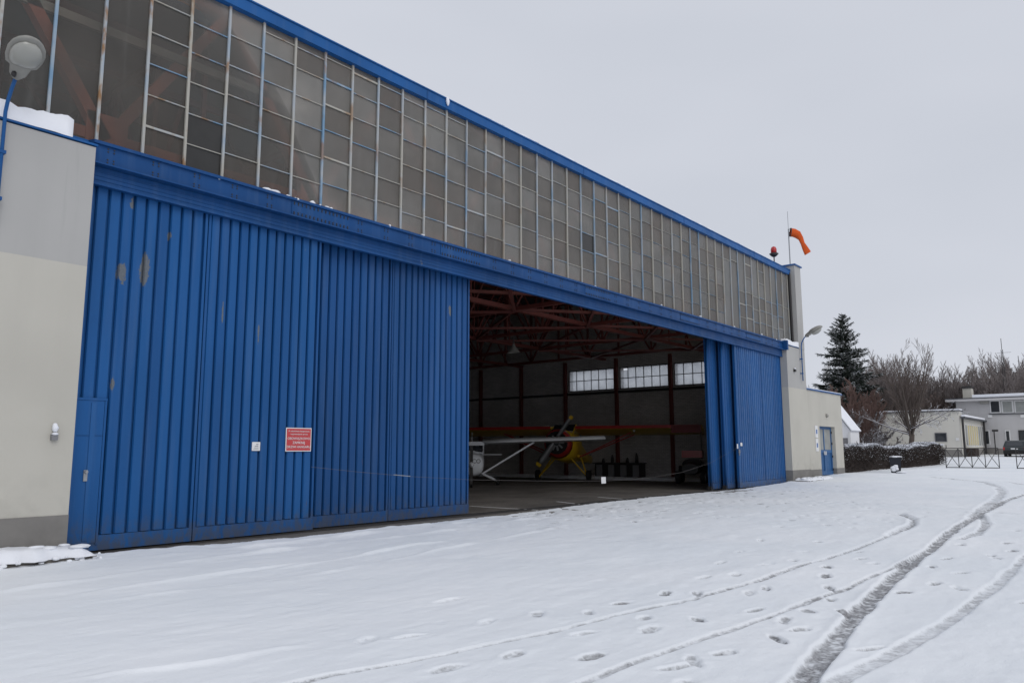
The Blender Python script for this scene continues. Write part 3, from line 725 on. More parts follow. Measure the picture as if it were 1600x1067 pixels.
p = at(1, -.2, 700, 158); tag(MB().blob((p.x, -.19, p.z), .05, .04, .13, 5, 8, 6).build('snow_lump', 'snow', None, True), 'upright snow clump stuck on the front of the roof edge', 'snow')

# ---------------------------------------------------------------- signs and stickers on the doors
s = empty('warning_sign', (9.645, -.05, 1.87), 0, 'red notice with white lettering on the blue door', 'sign')
MB().box(-.31, .31, -.004, .006, -.24, .24).build('board', 'white', s); MB().box(-.292, .292, -.007, -.0045, -.222, .222).build('red_panel', 'signred', s)
RX = (R(90), 0, 0)
for k_, (tx, sz, z) in enumerate((('Po zakończeniu hangarowania', .042, .17), ('i wyprowadzeniu sprzętu', .042, .11), ('OBOWIĄZKOWO', .067, .02), ('ZAMKNIJ', .075, -.065), ('DRZWI HANGARU', .068, -.15))):
    text('lettering', tx, sz, 'white', s, (0, -.011, z), RX)
s = empty('paper_notice', (8.665, -.048, 1.73), 0, 'small white paper notice taped left of the red sign', 'notice')
MB().box(-.09, .09, -.003, .003, -.085, .085).build('sheet', 'white', s); b = MB()
b.box(-.03, .05, -.0045, -.0032, .0, .012); b.box(-.04, .055, -.0045, -.0032, -.03, -.02); b.box(.0, .05, -.0045, -.0032, .03, .045); b.box(-.06, .06, -.0045, -.0032, -.055, -.048)
b.build('print', 'boxgrey', s)
for (px, py, w_, h_, lb) in ((1152.5, 697, .12, .2, 'left white sticker of the pair on the right door leaf'), (1158.5, 694, .2, .14, 'right white sticker of the pair on the right door leaf')):
    p = at(1, -.05, px, py); tag(MB().box(p.x-w_/2, p.x+w_/2, -.05, -.044, p.z-h_/2, p.z+h_/2).build('sticker', 'white'), lb, 'sticker')
p = at(1, -.05, 1155, 704); tag(MB().box(p.x-.04, p.x+.04, -.08, -.036, p.z-.1, p.z+.05).tube([(p.x, -.06, p.z-.1), (p.x, -.06, p.z-.2)], .02, 6).build('padlock', 'galv'), 'small pale padlock below the stickers on the right door', 'padlock')
# rope barrier
rp = [(9.97, -.06, 1.31), (11.19, -.1, 1.18), (12.73, -.12, 1.04), (14.85, -.14, .9), (18.28, -.16, .76), (21.01, -.16, .68), (23.41, -.15, .66), (26.5, -.12, .82), (28.96, -.1, 1.13), (31.76, -.06, 1.72)]
tag(MB().tube(rp, .0032, 5).build('rope', 'rope'), 'thin barrier rope strung across the open doorway', 'rope')
p = at(1, -.16, 640, 744); tag(MB().bar((12.2, -.125, 1.095), (12.72, -.13, 1.045), .010, .016).build('tape_strip', 'galv'), 'pale strip of tape wrapped on the rope before the doors', 'tape')
tag(MB().poly([(20.88, -.17, .80), (21.14, -.17, .80), (21.16, -.165, .60), (20.90, -.165, .60)], (0, .004, 0)).build('hanging_card', 'white'), 'small white card hanging on the rope in the doorway', 'card')

# wall lamps
def wall_lamp(x, zt, label, s_=1., lean=.0):
    r_ = empty('wall_lamp', (x, PY, zt-1.5), 0, label, 'lamp')
    pts = [(0, -.1, -.3), (0, -.1, 1.45), (.01, -.13, 1.62), (.02, -.22, 1.80), (.03, -.36, 1.98)]
    MB().tube(pts, .028, 8).build('pole', 'bluetrim', r_, True)
    for z in (.05, .78): MB().box(-.05, .05, -.14, 0, z, z+.05).build('bracket', 'bluetrim', r_)
    # cobra-head housing, axis rising outwards
    A = Vector((.03, -.33, 1.94)); D = Vector((lean, -.84, .48)).normalized(); S_ = D.cross(Vector((0, 0, 1))).normalized(); U = S_.cross(D)
    def ring(t, w_, hu, hd, c=0): return [A+D*t*s_+S_*math.cos(a)*w_*s_+U*s_*(math.sin(a)*(hu if math.sin(a) > 0 else hd)+c) for a in [2*math.pi*k/28 for k in range(28)]]
    MB().loft([ring(0, .05, .05, .05), ring(.06, .10, .07, .05), ring(.2, .13, .10, .05), ring(.23, .19, .12, .03), ring(.34, .22, .135, .03), ring(.46, .225, .13, .03), ring(.56, .20, .115, .025), ring(.63, .155, .09, .02), ring(.675, .10, .06, .015), ring(.70, .03, .02, .01)]).build('housing', 'lampgrey', r_, True)
    MB().loft([ring(.235, .12, .01, .03, -.03), ring(.27, .16, .01, .075, -.03), ring(.34, .18, .01, .10, -.03), ring(.44, .19, .01, .11, -.03), ring(.53, .165, .01, .09, -.03), ring(.59, .12, .01, .06, -.03), ring(.63, .06, .01, .02, -.03)]).build('lens', 'lampglass', r_, True)
    c = A+D*.10-U*.06+S_*.06; MB().blob(c, .04, .05, .05, 1, 8, 6).build('latch', 'darksteel', r_, True)
    return r_
wall_lamp(3.82, 6.85, 'grey street lamp on a blue bracket above the left pillar', 1.12, -.05)
wall_lamp(39.25, 6.85, 'grey street lamp on a blue bracket at the right pillar', 1.35, .25)
p = at(1, PY-.02, 84, 683)
s = empty('wall_socket', tuple(p), 0, 'small grey wall socket capped with snow on the left pillar', 'socket')
MB().box(-.045, .045, -.05, .02, -.045, .045).build('box', 'boxgrey', s); MB().blob((0, -.03, .15), .045, .05, .07, 2).build('upper_fitting', 'snow', s, True); MB().blob((0, -.035, .052), .05, .04, .02, 3).build('snow_cap', 'snow', s, True)
p = at(1, PY-.02, 1241, 579); s = empty('junction_box', tuple(p), 0, 'small junction box beside the right lamp bracket', 'box')
MB().box(-.08, .08, -.08, .02, -.06, .06).build('box', 'darksteel', s); MB().blob((0, -.04, .09), .08, .05, .04, 3).build('snow_cap', 'snow', s, True)

# beacon and windsock on the roof corner
s = empty('warning_beacon', (38.7, .5, 10.78), 0, 'red warning beacon on a short post above the roof edge', 'beacon')
MB().tube([(0, 0, 0), (0, 0, .72)], .03, 8).build('post', 'darksteel', s); MB().tube([(0, 0, .70), (0, 0, .76), (0, 0, .86), (0, 0, .90)], [.08, .16, .24, .16], 12).build('base', 'darksteel', s, True)
MB().tube([(0, 0, .9), (0, 0, 1.1), (0, 0, 1.2), (0, 0, 1.25)], [.15, .15, .11, .02], 12).build('lens', 'redlens', s, True)
ws = empty('windsock', (40.75-.2, .45, 11.06), 0, 'faded orange windsock drooping from its pole on the roof corner', 'windsock')
ws.location = (39.6, .0, 11.06); ws.scale = (.88, .88, 1)
MB().tube([(0, 0, 0), (0, 0, 2.0)], .035, 8).build('pole', 'galv', ws); MB().tube([(0, 0, 2.0), (0, 0, 2.95)], .014, 6).build('rod', 'galv', ws)
c0 = Vector((.06, -.1, 1.82)); dirs = [(0, 0, 0), (.11, -.16, -.03), (.24, -.34, -.14), (.34, -.47, -.34), (.40, -.54, -.60), (.48, -.65, -.88), (.56, -.76, -1.14)]
rr = [.23, .23, .22, .15, .12, .17, .20]; rings = []
for (dx, dy, dz), r_ in zip(dirs, rr):
    cc = c0+Vector((dx, dy, dz)); k_ = len(rings)
    nxt = Vector(dirs[min(k_+1, 6)])-Vector(dirs[max(k_-1, 0)]); nxt.normalize(); a = nxt.cross(Vector((1, .5, 0))).normalized(); b_ = nxt.cross(a)
    rings.append([cc+(a*math.cos(t)*r_+b_*math.sin(t)*r_*(.9 if k_ < 3 else .45)) for t in [2*math.pi*j/14 for j in range(14)]])
MB().loft(rings, False).build('sock', 'orange', ws, True)
MB().tube([c0+Vector((0, 0, .23)), c0+Vector((.0, -.0, .0))+Vector((-.06, .1, .1)), c0-Vector((0, 0, .23))], .014, 5).build('hoop_arm', 'darksteel', ws)
MB().tube([rings[0][j % 14] for j in range(15)], .02, 5).build('hoop', 'darksteel', ws)

# ---------------------------------------------------------------- annex with the blue double door
AY = -.2
an = empty('annex', (40.0, AY, 0), 0, 'low cream annex with a blue double door joined to the hangar', 'annex')
def A_(mb, name, mat, smooth=False): mb.v = [(x-40, y-AY, z) for x, y, z in mb.v]; return mb.build(name, mat, an, smooth)
b = MB(); dx0, dx1, dz1 = 42.16, 44.75, 2.87; ax1 = 46.15
b.box(40.01, dx0, AY, 8, .62, 4.7); b.box(dx1, ax1, AY, 8, .62, 4.7); b.box(dx0, dx1, AY, 8, dz1, 4.7); b.box(dx0, dx1, AY+.36, 8, 0, dz1)
A_(b, 'wall', 'cream')
b = MB(); b.box(40.01, dx0, AY-.01, 1, 0, .62); b.box(dx1, ax1+.01, AY-.01, 1, 0, .62); A_(b, 'plinth', 'plinth')
A_(MB().box(40.01, ax1+.08, AY-.08, 8, 4.705, 4.77), 'roof_edge', 'bluetrim')
A_(MB().box(40.01, ax1+.05, AY-.05, 8, 4.772, 4.81), 'roof_snow', 'snow')
A_(MB().tube([(40.16, AY-.06, 4.6), (40.16, AY-.06, .3)], .045, 8), 'drainpipe', 'cream', True)
dy = AY+.22
d = A_(MB().box(dx0, dx1, dy+.03, dy+.08, .28, dz1), 'entrance_door', 'doorblue')
def D_(x0, x1, y0, y1, z0, z1, nm, mt): return piece(nm, d, x0-40, x1-40, y0-AY, y1-AY, z0, z1, mt)
xm = (dx0+dx1)/2
for x0, x1 in ((dx0, dx0+.09), (xm-.05, xm+.05), (dx1-.12, dx1)): D_(x0, x1, dy-.02, dy+.03, .28, dz1, 'stile', 'doorblue')
for z0, z1 in ((.28, .5), (1.45, 1.62), (dz1-.14, dz1)): D_(dx0, dx1, dy-.015, dy+.03, z0, z1, 'rail', 'doorblue')
for x0, x1 in ((dx0+.09, xm-.05), (xm+.05, dx1-.12)): D_(x0, x1, dy+.012, dy+.03, 1.62, dz1-.14, 'glass_pane', 'curtain')
for x in (xm-.12, xm+.12): D_(x-.03, x+.03, dy-.07, dy-.02, 1.35, 1.55, 'handle', 'white')
for z in (.5, 1.2, 1.9, 2.5): D_(dx1-.09, dx1-.01, dy-.06, dy+.03, z, z+.12, 'hinge', 'darksteel')
for z0, z1, lb in ((2.25, 2.88, 'upper white information board left of the blue annex door'), (1.55, 2.2, 'lower white information board left of the blue annex door')):
    s = empty('information_board', (41.55, AY-.02, z0), 0, lb, 'sign'); MB().box(-.2, .2, -.02, .018, 0, z1-z0).build('board', 'white', s)
    MB().box(-.1, .1, -.024, -.021, .2, .42).build('emblem', 'signblue', s)
s = empty('wall_light', (43.4, AY, 3.45), 0, 'small bulkhead light above the annex door', 'lamp')
MB().tube([(0, 0, 0), (0, -.06, 0), (0, -.12, -.02)], [.11, .1, .04], 10).build('housing', 'lampgrey', s, True)
MB().box(.18, .24, -.05, 0, -.03, .04).build('sensor', 'boxgrey', s)
# white steep-roofed outbuilding behind the annex
ob = empty('outbuilding', (55, 1.75, tz(55)), 0, 'white outbuilding with one steep slope behind the annex', 'outbuilding')
z0 = tz(55)
b = MB().poly([(0, .1, 0), (0, .1, 2.85-z0), (0, 1.35, 4.72-z0), (0, 3.2, 3.6-z0), (0, 3.2, 0)], (2, 0, 0)); b.build('wall', 'whitewall', ob)
MB().poly([(-.12, .0, 2.86-z0), (-.12, 1.33, 4.78-z0), (-.12, 1.3, 4.85-z0), (-.12, -.04, 2.92-z0)], (2.2, 0, 0)).build('roof', 'snow', ob)
MB().box(-.04, -.005, .3, 3.5, .2, 2.3-z0+.1).build('garage_door', 'boxgrey', ob)
MB().box(-.06, -.004, .1, .26, 0, 2.8-z0).build('corner_trim', 'white', ob)

# ---------------------------------------------------------------- far buildings
def part(mb, name, mat, root, sm=False):
    l = root.location; mb.v = [(x-l.x, y-l.y, z-l.z) for x, y, z in mb.v]; return mb.build(name, mat, root, sm)
X1 = 78.; g1 = tz(78)-.1
yl, yr = at(0, X1, 1375, 700).y, at(0, X1, 1503, 700).y; zt = at(0, X1, 1440, 644).z
lb = empty('low_building', (X1, yr, g1), 0, 'single storey flat-roofed cream building behind the bare tree', 'building')
part(MB().box(X1, X1+1.3, yr, yl, g1, zt), 'wall', 'creamfar', lb); part(MB().box(X1-.03, X1, yr, yl, g1, g1+.75), 'plinth', 'plinth', lb)
part(MB().box(X1-.15, X1+1.4, yr-.1, yl+.1, zt, zt+.10), 'roof_edge', 'roofdark', lb); part(MB().box(X1-.1, X1+1.35, yr-.05, yl+.05, zt+.102, zt+.22), 'roof_snow', 'snow', lb)
a, b_ = at(0, X1, 1461.5, 677), at(0, X1, 1479, 689)
f = part(MB().box(X1-.05, X1+.0, b_.y-.06, a.y+.06, b_.z-.06, a.z+.06), 'window', 'boxgrey', lb); part(MB().box(X1-.07, X1-.052, b_.y, a.y, b_.z, a.z), 'pane', 'glassdark', lb)
p = at(0, X1, 1496, 686); part(MB().box(X1-.06, X1, p.y-.12, p.y+.12, p.z-.12, p.z+.12), 'wall_box', 'white', lb)
# porch between the two buildings (y = yr face)
X2 = 90.; pz = at(1, yr, 1503, 654).z
po = empty('porch', (X1+.4, yr, g1), 0, 'glazed porch with yellow curtains between the two far buildings', 'porch')
part(MB().box(X1+.5, X2, yr-.02, yr-.003, g1, g1+.8), 'plinth', 'plinth', po)
part(MB().box(X1+.5, X2, yr-.015, yr-.002, g1+.8, pz), 'wall', 'creamfar', po)
for i in range(9):
    xa = X1+2.2+i*1.15
    nm = 'yellow_curtain' if 1 <= i <= 5 else 'pane'
    part(MB().box(xa-.08, xa+.78, yr-.05, yr-.018, g1+1.05, g1+3.05), 'window', 'white', po); part(MB().box(xa, xa+.62, yr-.07, yr-.052, g1+1.15, g1+2.95), nm, 'yellowcurtain' if nm != 'pane' else 'curtain', po)
for xa in (X1-.1, X2-.6): part(MB().box(xa, xa+.18, yr-.3, yr-.14, g1, pz), 'column', 'darksteel', po)
part(MB().box(X1-.1, X2, yr-.45, yr-.11, pz, pz+.14).box(X1+1.45, X2, yr-.11, yr+2.5, pz, pz+.14), 'roof', 'roofdark', po); part(MB().box(X1-.05, X2-1, yr-.42, yr-.12, pz+.142, pz+.32).box(X1+1.5, X2-1, yr-.12, yr+2.4, pz+.142, pz+.32), 'roof_snow', 'snow', po)
part(MB().box(X1+1.5, X1+3.3, yr-.8, yr-.1, g1, g1+.9), 'bush', 'hedge', po)
# two-storey building
yl2, yr2 = at(0, X2, 1495, 650).y, -14.; zt2 = at(0, X2, 1550, 626).z; g2 = tz(90)-.1
tb = empty('two_storey_building', (X2, yl2, g2), 0, 'grey two storey building with a snowy flat roof and chimney', 'building')
part(MB().box(X2, X2+10, yr2, yl2, g2, zt2), 'wall', 'greywall', tb)
part(MB().box(X2-.8, X2+10.5, yr2-.5, yl2+.8, zt2+.002, zt2+.22), 'roof', 'greywall', tb)
part(MB().box(X2-.82, X2+10.5, yr2-.5, yl2+.82, zt2+.222, zt2+.32), 'roof_edge', 'roofdark', tb)
part(MB().box(X2-.7, X2+10, yr2-.4, yl2-1.6, zt2+.322, zt2+.62), 'roof_snow', 'snow', tb)
a = at(0, X2+1.5, 1503.5, 607); b_ = at(0, X2+1.5, 1518.5, 620)
ch = part(MB().box(X2+1.5, X2+2.7, b_.y, a.y, zt2+.3, a.z), 'chimney', 'cream', tb); part(MB().box(X2+1.4, X2+2.8, b_.y-.05, a.y+.05, a.z, a.z+.22), 'chimney_cap', 'darksteel', tb)
part(MB().box(X2-.03, X2, yr2, yl2, g2, g2+.7), 'plinth', 'plinth', tb)
def fwin(px0, py0, px1, py1, mat='glassdark', frame='white'):
    a = at(0, X2, px0, py0); c = at(0, X2, px1, py1)
    f = part(MB().box(X2-.06, X2-.001, c.y, a.y, c.z, a.z), 'window', frame, tb)
    f2 = MB().box(X2-.08, X2-.062, c.y+.09, a.y-.09, c.z+.09, a.z-.09); l = tb.location
    f2.v = [(x-l.x, y-l.y, z-l.z) for x, y, z in f2.v]; f2.build('pane', mat, f)
fwin(1546, 626, 1564, 645); fwin(1564.5, 626, 1584, 645, 'curtain'); fwin(1584.5, 626, 1606, 645, 'curtain'); fwin(1606.5, 626, 1630, 645, 'curtain')
part(MB().box(X2-.14, X2, at(0, X2, 1640, 646).y, at(0, X2, 1545, 646).y, at(0, X2, 1560, 647.5).z, at(0, X2, 1560, 646).z), 'sill', 'roofdark', tb)
fwin(1537, 672, 1548, 695); fwin(1570, 672, 1580, 692); fwin(1591, 672, 1606, 700, 'glassdark', 'darksteel')
p = at(0, X2, 1538, 628); part(MB().box(X2-.4, X2, p.y-.35, p.y+.35, p.z-.18, p.z+.15), 'floodlight', 'lampgrey', tb)
for q_ in (1547, 1598): p = at(0, X2, q_, 650); part(MB().box(X2-.1, X2, p.y-.18, p.y+.18, p.z-.15, p.z+.15), 'vent', 'white', tb)
p = at(0, X2, 1556, 680)
s = empty('yard_lamp', (X2-1, p.y, g2), 0, 'thin dark lamp post before the grey building', 'lamp'); MB().tube([(0, 0, 0), (0, 0, p.z-g2+.4)], .05, 6).build('post', 'darksteel', s); MB().box(-.2, .2, -.35, .15, p.z-g2+.35, p.z-g2+.55).build('head', 'darksteel', s)
# antenna mast
p = at(0, 96, 1572, 620); q_ = at(0, 96, 1570, 546)
s = empty('antenna_mast', (96, p.y, tz(96)), 0, 'dark lattice antenna mast rising behind the grey building', 'mast'); b = MB(); h_ = q_.z-tz(96)
for dx, dy in ((-.16, -.16), (.16, -.16), (0, .18)): b.tube([(dx, dy, 0), (dx*.4, dy*.4, h_)], .03, 5)
for i in range(18):
    z = h_*i/18; k_ = 1-.6*i/18; b.bar((-.16*k_, -.16*k_, z), (.16*k_, -.16*k_, z+h_/18), .02); b.bar((.16*k_, -.16*k_, z), (0, .18*k_, z+h_/18), .02)
b.build('lattice', 'darksteel', s)
b = MB(); b.bar((0, -1.4, h_*.80), (0, .1, h_*.80), .03); b.tube([(0, -1.4, h_*.76), (0, -1.4, h_*.93)], .03, 5); b.bar((0, -.8, h_*.97), (0, .5, h_*.97), .025); b.tube([(0, 0, h_), (0, 0, h_+1.2)], .03, 5)
b.build('antenna', 'darksteel', s); MB().blob((-.3, 0, h_*.55), .1, .3, .3, 1).build('dish', 'white', s, True)

# ---------------------------------------------------------------- hedge, bin, fence, car
def hedge():
    root = empty('hedge', (47.5, -.1, tz(50)), 0, 'long bare clipped hedge dusted with snow', 'hedge')
    q = random.Random(5); b = MB(); sn = MB()
    A, B = Vector((46.6, -.25, 0)), Vector((66.0, -1.75, 0)); d = (B-A); Ln = d.length; d.normalize(); nrm = Vector((-d.y, d.x, 0)); W = 1.3
    l = root.location
    for i in range(15000):
        t = q.random(); v = q.uniform(-1, 1); 
        if q.random() < .5: v = -abs(v)**.3
        hgt = 1.50+.12*math.sin(t*9)+.07*math.sin(t*31)
        u = q.random()**.7
        endr = 1-max(0, (t*Ln-(Ln-.8))/.8)**2*.25
        c = A+d*(t*Ln)+nrm*((v*.5+.5)*W)*endr; z = tz(c.x)+u*hgt*(1-.10*abs(v))*endr
        L_ = q.uniform(.08, .3); dr = Vector((q.gauss(0, 1), q.gauss(0, 1), q.uniform(.1, 1.6))).normalized()
        s_ = dr.cross(Vector((q.gauss(0, 1), q.gauss(0, 1), q.gauss(0, .5)))).normalized()*q.uniform(.008, .02)
        p = Vector((c.x, c.y, z))-l
        b.add([p-s_, p+s_, p+dr*L_+s_*.6, p+dr*L_-s_*.6], [(0, 1, 2, 3)])
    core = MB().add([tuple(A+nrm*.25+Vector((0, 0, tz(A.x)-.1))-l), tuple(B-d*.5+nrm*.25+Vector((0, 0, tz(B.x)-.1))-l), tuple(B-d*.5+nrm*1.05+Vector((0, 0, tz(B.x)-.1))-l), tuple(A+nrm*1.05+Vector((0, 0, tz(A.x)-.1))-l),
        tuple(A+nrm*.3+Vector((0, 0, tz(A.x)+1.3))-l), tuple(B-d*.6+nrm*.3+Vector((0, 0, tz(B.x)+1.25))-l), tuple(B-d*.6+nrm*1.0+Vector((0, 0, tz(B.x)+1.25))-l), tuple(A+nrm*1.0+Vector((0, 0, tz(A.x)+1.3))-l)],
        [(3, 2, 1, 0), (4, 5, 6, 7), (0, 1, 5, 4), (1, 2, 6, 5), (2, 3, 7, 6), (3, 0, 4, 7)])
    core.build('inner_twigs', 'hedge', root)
    for i in range(11000):
        t = q.random(); v = q.random()**1.3; c = A+d*(t*Ln)+nrm*(v*W)
        hgt = 1.50+.12*math.sin(t*9)+.07*math.sin(t*31)
        drop = q.random()**3*.9*(v < .3)
        if t > .93 and q.random() < .4: continue
        z = tz(c.x)+hgt-drop-.02+q.uniform(-.03, .03)
        a = q.uniform(0, 6.28); r_ = q.uniform(.03, .075)*(1-.5*(drop > .15)); p = Vector((c.x, c.y, z))-l
        sn.add([p+Vector((math.cos(a+k)*r_, math.sin(a+k)*r_, q.uniform(-.02, .03))) for k in (0, 1.57, 3.14, 4.71)], [(0, 1, 2, 3)])
    b.build('twigs', 'hedge', root, kind='stuff'); sn.build('snow_cover', 'snow', root, kind='stuff')
hedge()
g = at(2, .36, 1397, 735.5); bx, by = 48.2, -2.38
bn = empty('litter_bin', (bx, by, tz(bx)+.0), R(15), 'dark litter bin capped with snow before the hedge', 'bin')
MB().loft([[(sx*w_*.85, sy*w_*.85, z) for sx, sy in ((-1, -1), (1, -1), (1, 1), (-1, 1))] for z, w_ in ((0, .27), (.06, .29), (.72, .34), (.80, .37), (.86, .36))]).build('body', 'binblue', bn)
MB().box(-.31, .31, -.31, .31, .865, .885).build('lid', 'darksteel', bn)
b = MB(); [b.blob((random.Random(i).uniform(-.22, .22), random.Random(i+9).uniform(-.2, .2), .90), .2, .2, .055, i) for i in range(6)]; b.blob((0, 0, .895), .31, .31, .05, 3); b.build('snow_cap', 'snow', bn, True)
b = MB(); [b.blob((-.30, random.Random(i).uniform(-.05, .15), .16+.07*i), .06, .13, .09, i) for i in range(4)]; b.build('stuck_snow', 'snow', bn, True)
tag(MB().blob((bx-.3, by-.35, tz(bx)+.05), .35, .25, .07, 4).build('snow_heap', 'snow', None, True), 'small heap of snow at the foot of the litter bin', 'snow')
def fence(ya, yb, n, label):
    x = 58.; z0 = tz(x); r_ = empty('barrier_fence', (x, ya, z0), 0, label, 'fence', 'steel barriers across the yard')
    st = (yb-ya)/n
    for i in range(n+1): MB().tube([(0, st*i, 0), (0, st*i, 1.3)], .025, 6).build('post', 'darksteel', r_)
    MB().bar((0, 0, 1.3), (0, yb-ya, 1.3), .05).build('top_rail', 'darksteel', r_); MB().bar((0, 0, .06), (0, yb-ya, .06), .05).build('bottom_rail', 'darksteel', r_)
    for i in range(n):
        MB().bar((0, st*i, .08), (0, st*(i+1), 1.27), .03).build('brace', 'darksteel', r_); MB().bar((.03, st*i, 1.27), (.03, st*(i+1), .08), .03).build('brace', 'darksteel', r_)
    return r_
ya, yb = at(0, 58, 1477.5, 715).y, at(0, 58, 1560.5, 715).y
f_ = fence(ya, yb, 4, 'complete cross-braced steel barrier between hedge and car'); MB().tube([(0, -.08, 1.3), (0, -.08, 1.52)], .025, 6).build('stub', 'darksteel', f_)
fence(at(0, 58, 1588, 715).y, at(0, 58, 1588, 715).y-2.6, 4, 'cross-braced steel barrier cut off by the right edge')
# car
def car():
    x = 79.5; y = at(0, 79.5, 1585, 700).y; r_ = empty('parked_car', (x, y, tz(x)-.02), 0, 'dark hatchback parked with its tail to the yard', 'car')
    W = .84; prof = [(-.05, .35), (-.08, .62), (-.02, .80), (.10, .90), (.42, 1.36), (.8, 1.43), (1.9, 1.42), (2.6, .98), (3.7, .80), (3.95, .6), (3.95, .3), (.1, .28)]
    def prof_ring(w_, ins): return [(px, w_-(ins if pz > .95 else 0)*np.sign(w_), pz) for px, pz in prof]
    MB().loft([prof_ring(-W, .14), prof_ring(-W*.9, .10), prof_ring(W*.9, .10), prof_ring(W, .14)]).build('body', 'cargreen', r_)
    MB().add([(.12, -.62, .93), (.12, .62, .93), (.385, .55, 1.32), (.385, -.55, 1.32)], [(0, 3, 2, 1)]).build('rear_window', 'glassdark', r_).location = (-.015, 0, .006)
    for s_ in (-1, 1):
        MB().box(-.11, .02, s_*W*.97-.1*(s_ > 0)-.0, s_*W*.97+.1*(s_ < 0), .62, .84).build('tail_light', 'redlens', r_)
        for wx in (.65, 3.1):
            wv = MB().tube([(wx, s_*(W-.2), .3), (wx, s_*(W+.01), .3)], .3, 16).build('wheel', 'black', r_); MB().tube([(wx, s_*(W-.01), .3), (wx, s_*(W+.02), .3)], .17, 12).build('hubcap', 'galv', wv)
        MB().add([(.6, s_*.845, .95), (1.7, s_*.845, .95), (1.6, s_*.72, 1.33), (.75, s_*.72, 1.33)], [(0, 1, 2, 3)]).build('side_window', 'glassdark', r_)
    MB().box(-.13, .0, -.80, .80, .28, .55).build('rear_bumper', 'black', r_); MB().box(-.105, -.09, -.26, .26, .66, .77).build('licence_plate', 'white', r_)
    MB().box(.2, .9, -.5, .5, -0, .02).build('snow_under_tail', 'snow', r_)
car()

# ---------------------------------------------------------------- trees
def branch(mb, q, p, d, L_, r, lvl, P, out_):
    n = 3 if lvl >= 2 else 5; pts = [p.copy()]; rs = [r]; dd = d.copy(); seg = 4 if lvl < 2 else 3
    for i in range(seg):
        dd = (dd+Vector((q.gauss(0, 1), q.gauss(0, 1), q.gauss(0, 1)))*P['wig']+Vector((0, 0, P['up'][min(lvl, len(P['up'])-1)]))).normalized()
        pts.append(pts[-1]+dd*L_/seg); rs.append(max(P['rmin'], r*(1-.75*(i+1)/seg)))
    (out_ if lvl < 2 else mb).tube(pts, rs, n, False)
    if lvl >= P['lv']: return
    nc = P['n'][lvl]
    for k in range(nc):
        t = P['t0'][lvl]+(1-P['t0'][lvl])*(k+q.random())/nc; i = min(seg-1, int(t*seg)); f = t*seg-i
        c = pts[i].lerp(pts[i+1], f); dl = (pts[i+1]-pts[i]).normalized()
        a = q.uniform(0, 6.283); sd = dl.cross(Vector((math.cos(a), math.sin(a), .3))).normalized()
        an = P['ang'][lvl]*q.uniform(.7, 1.25)
        nd = (dl*math.cos(an)+sd*math.sin(an)).normalized()
        branch(mb, q, c, nd, L_*P['len'][lvl]*q.uniform(.7, 1.15)*(1-.35*t), max(P['rmin'], (rs[i]*(1-f)+rs[i+1]*f)*P['rad']), lvl+1, P, out_)
def bare_tree(seed, Ht, P, mat, barkmat='bark', trunk_r=.2, trunk_h=.25, name='bare_tree'):
    q = random.Random(seed); tw = MB(); li = MB()
    root = empty(name); th = Ht*trunk_h
    pts = [Vector((0, 0, -.2)), Vector((0, 0, .1)), Vector((q.gauss(0, .08), q.gauss(0, .08), th*.5)), Vector((q.gauss(0, .12), q.gauss(0, .12), th))]
    li.tube(pts, [trunk_r*1.3, trunk_r*1.05, trunk_r*.9, trunk_r*.8], 8, False)
    if P.get('single'):
        top = pts[-1]+Vector((q.gauss(0, .3), q.gauss(0, .3), Ht-th)); li.tube([pts[-1], pts[-1].lerp(top, .5)+Vector((q.gauss(0, .15), q.gauss(0, .15), 0)), top], [trunk_r*.8, trunk_r*.45, .02], 6, False)
        for k in range(P['limbs']):
            t = q.random()**.8; c = pts[-1].lerp(top, t); a = q.uniform(0, 6.283); an = P['la']*q.uniform(.7, 1.2)
            branch(tw, q, c, Vector((math.sin(an)*math.cos(a), math.sin(an)*math.sin(a), math.cos(an))), (Ht-th)*(.42*(1-t)+.13)*q.uniform(.7, 1.2), trunk_r*.4*(1-t*.7), 1, P, li)
    else:
        for k in range(P['limbs']):
            a = 6.283*k/P['limbs']+q.uniform(-.3, .3); an = P['la']*q.uniform(.35, 1.3)
            base = pts[2].lerp(pts[3], q.uniform(.3, 1))
            branch(tw, q, base, Vector((math.sin(an)*math.cos(a), math.sin(an)*math.sin(a), math.cos(an))), (Ht-th)*.80*q.uniform(.8, 1.1)*(1-.35*(an/1.2)), trunk_r*.34, 0, P, li)
    li.build('trunk', barkmat, root, True); tw.build('crown', mat, root)
    return root
PM = dict(wig=.065, up=[.10, .10, .07, .05], rmin=.008, lv=3, n=[8, 6, 4], t0=[.2, .2, .2], ang=[.42, .42, .45], len=[.42, .5, .5], rad=.5, limbs=14, la=.42)
t_ = bare_tree(11, 11.0, PM, 'twig', 'bark', .24, .2)
# low spreading boughs of the near tree
q = random.Random(8); lowt, lowl = MB(), MB(); PL = dict(PM, up=[.02, .01, 0, 0], n=[7, 5, 4], ang=[.7, .7, .6], rmin=.009)
for k in range(7):
    a = 6.283*k/7+.3; branch(lowt, q, Vector((0, 0, 2.0+.15*k)), Vector((math.cos(a), math.sin(a), .25)).normalized(), 3.6*q.uniform(.8, 1.1), .07, 0, PL, lowl)
lowt.build('lower_twigs', 'twigsnow', t_); lowl.build('lower_boughs', 'twigsnow', t_, True)
tx, ty = 70.5, at(0, 70.5, 1425, 700).y; t_.location = (tx, ty, tz(tx)); tag(t_, 'large bare tree rising in front of the low cream building', 'tree')

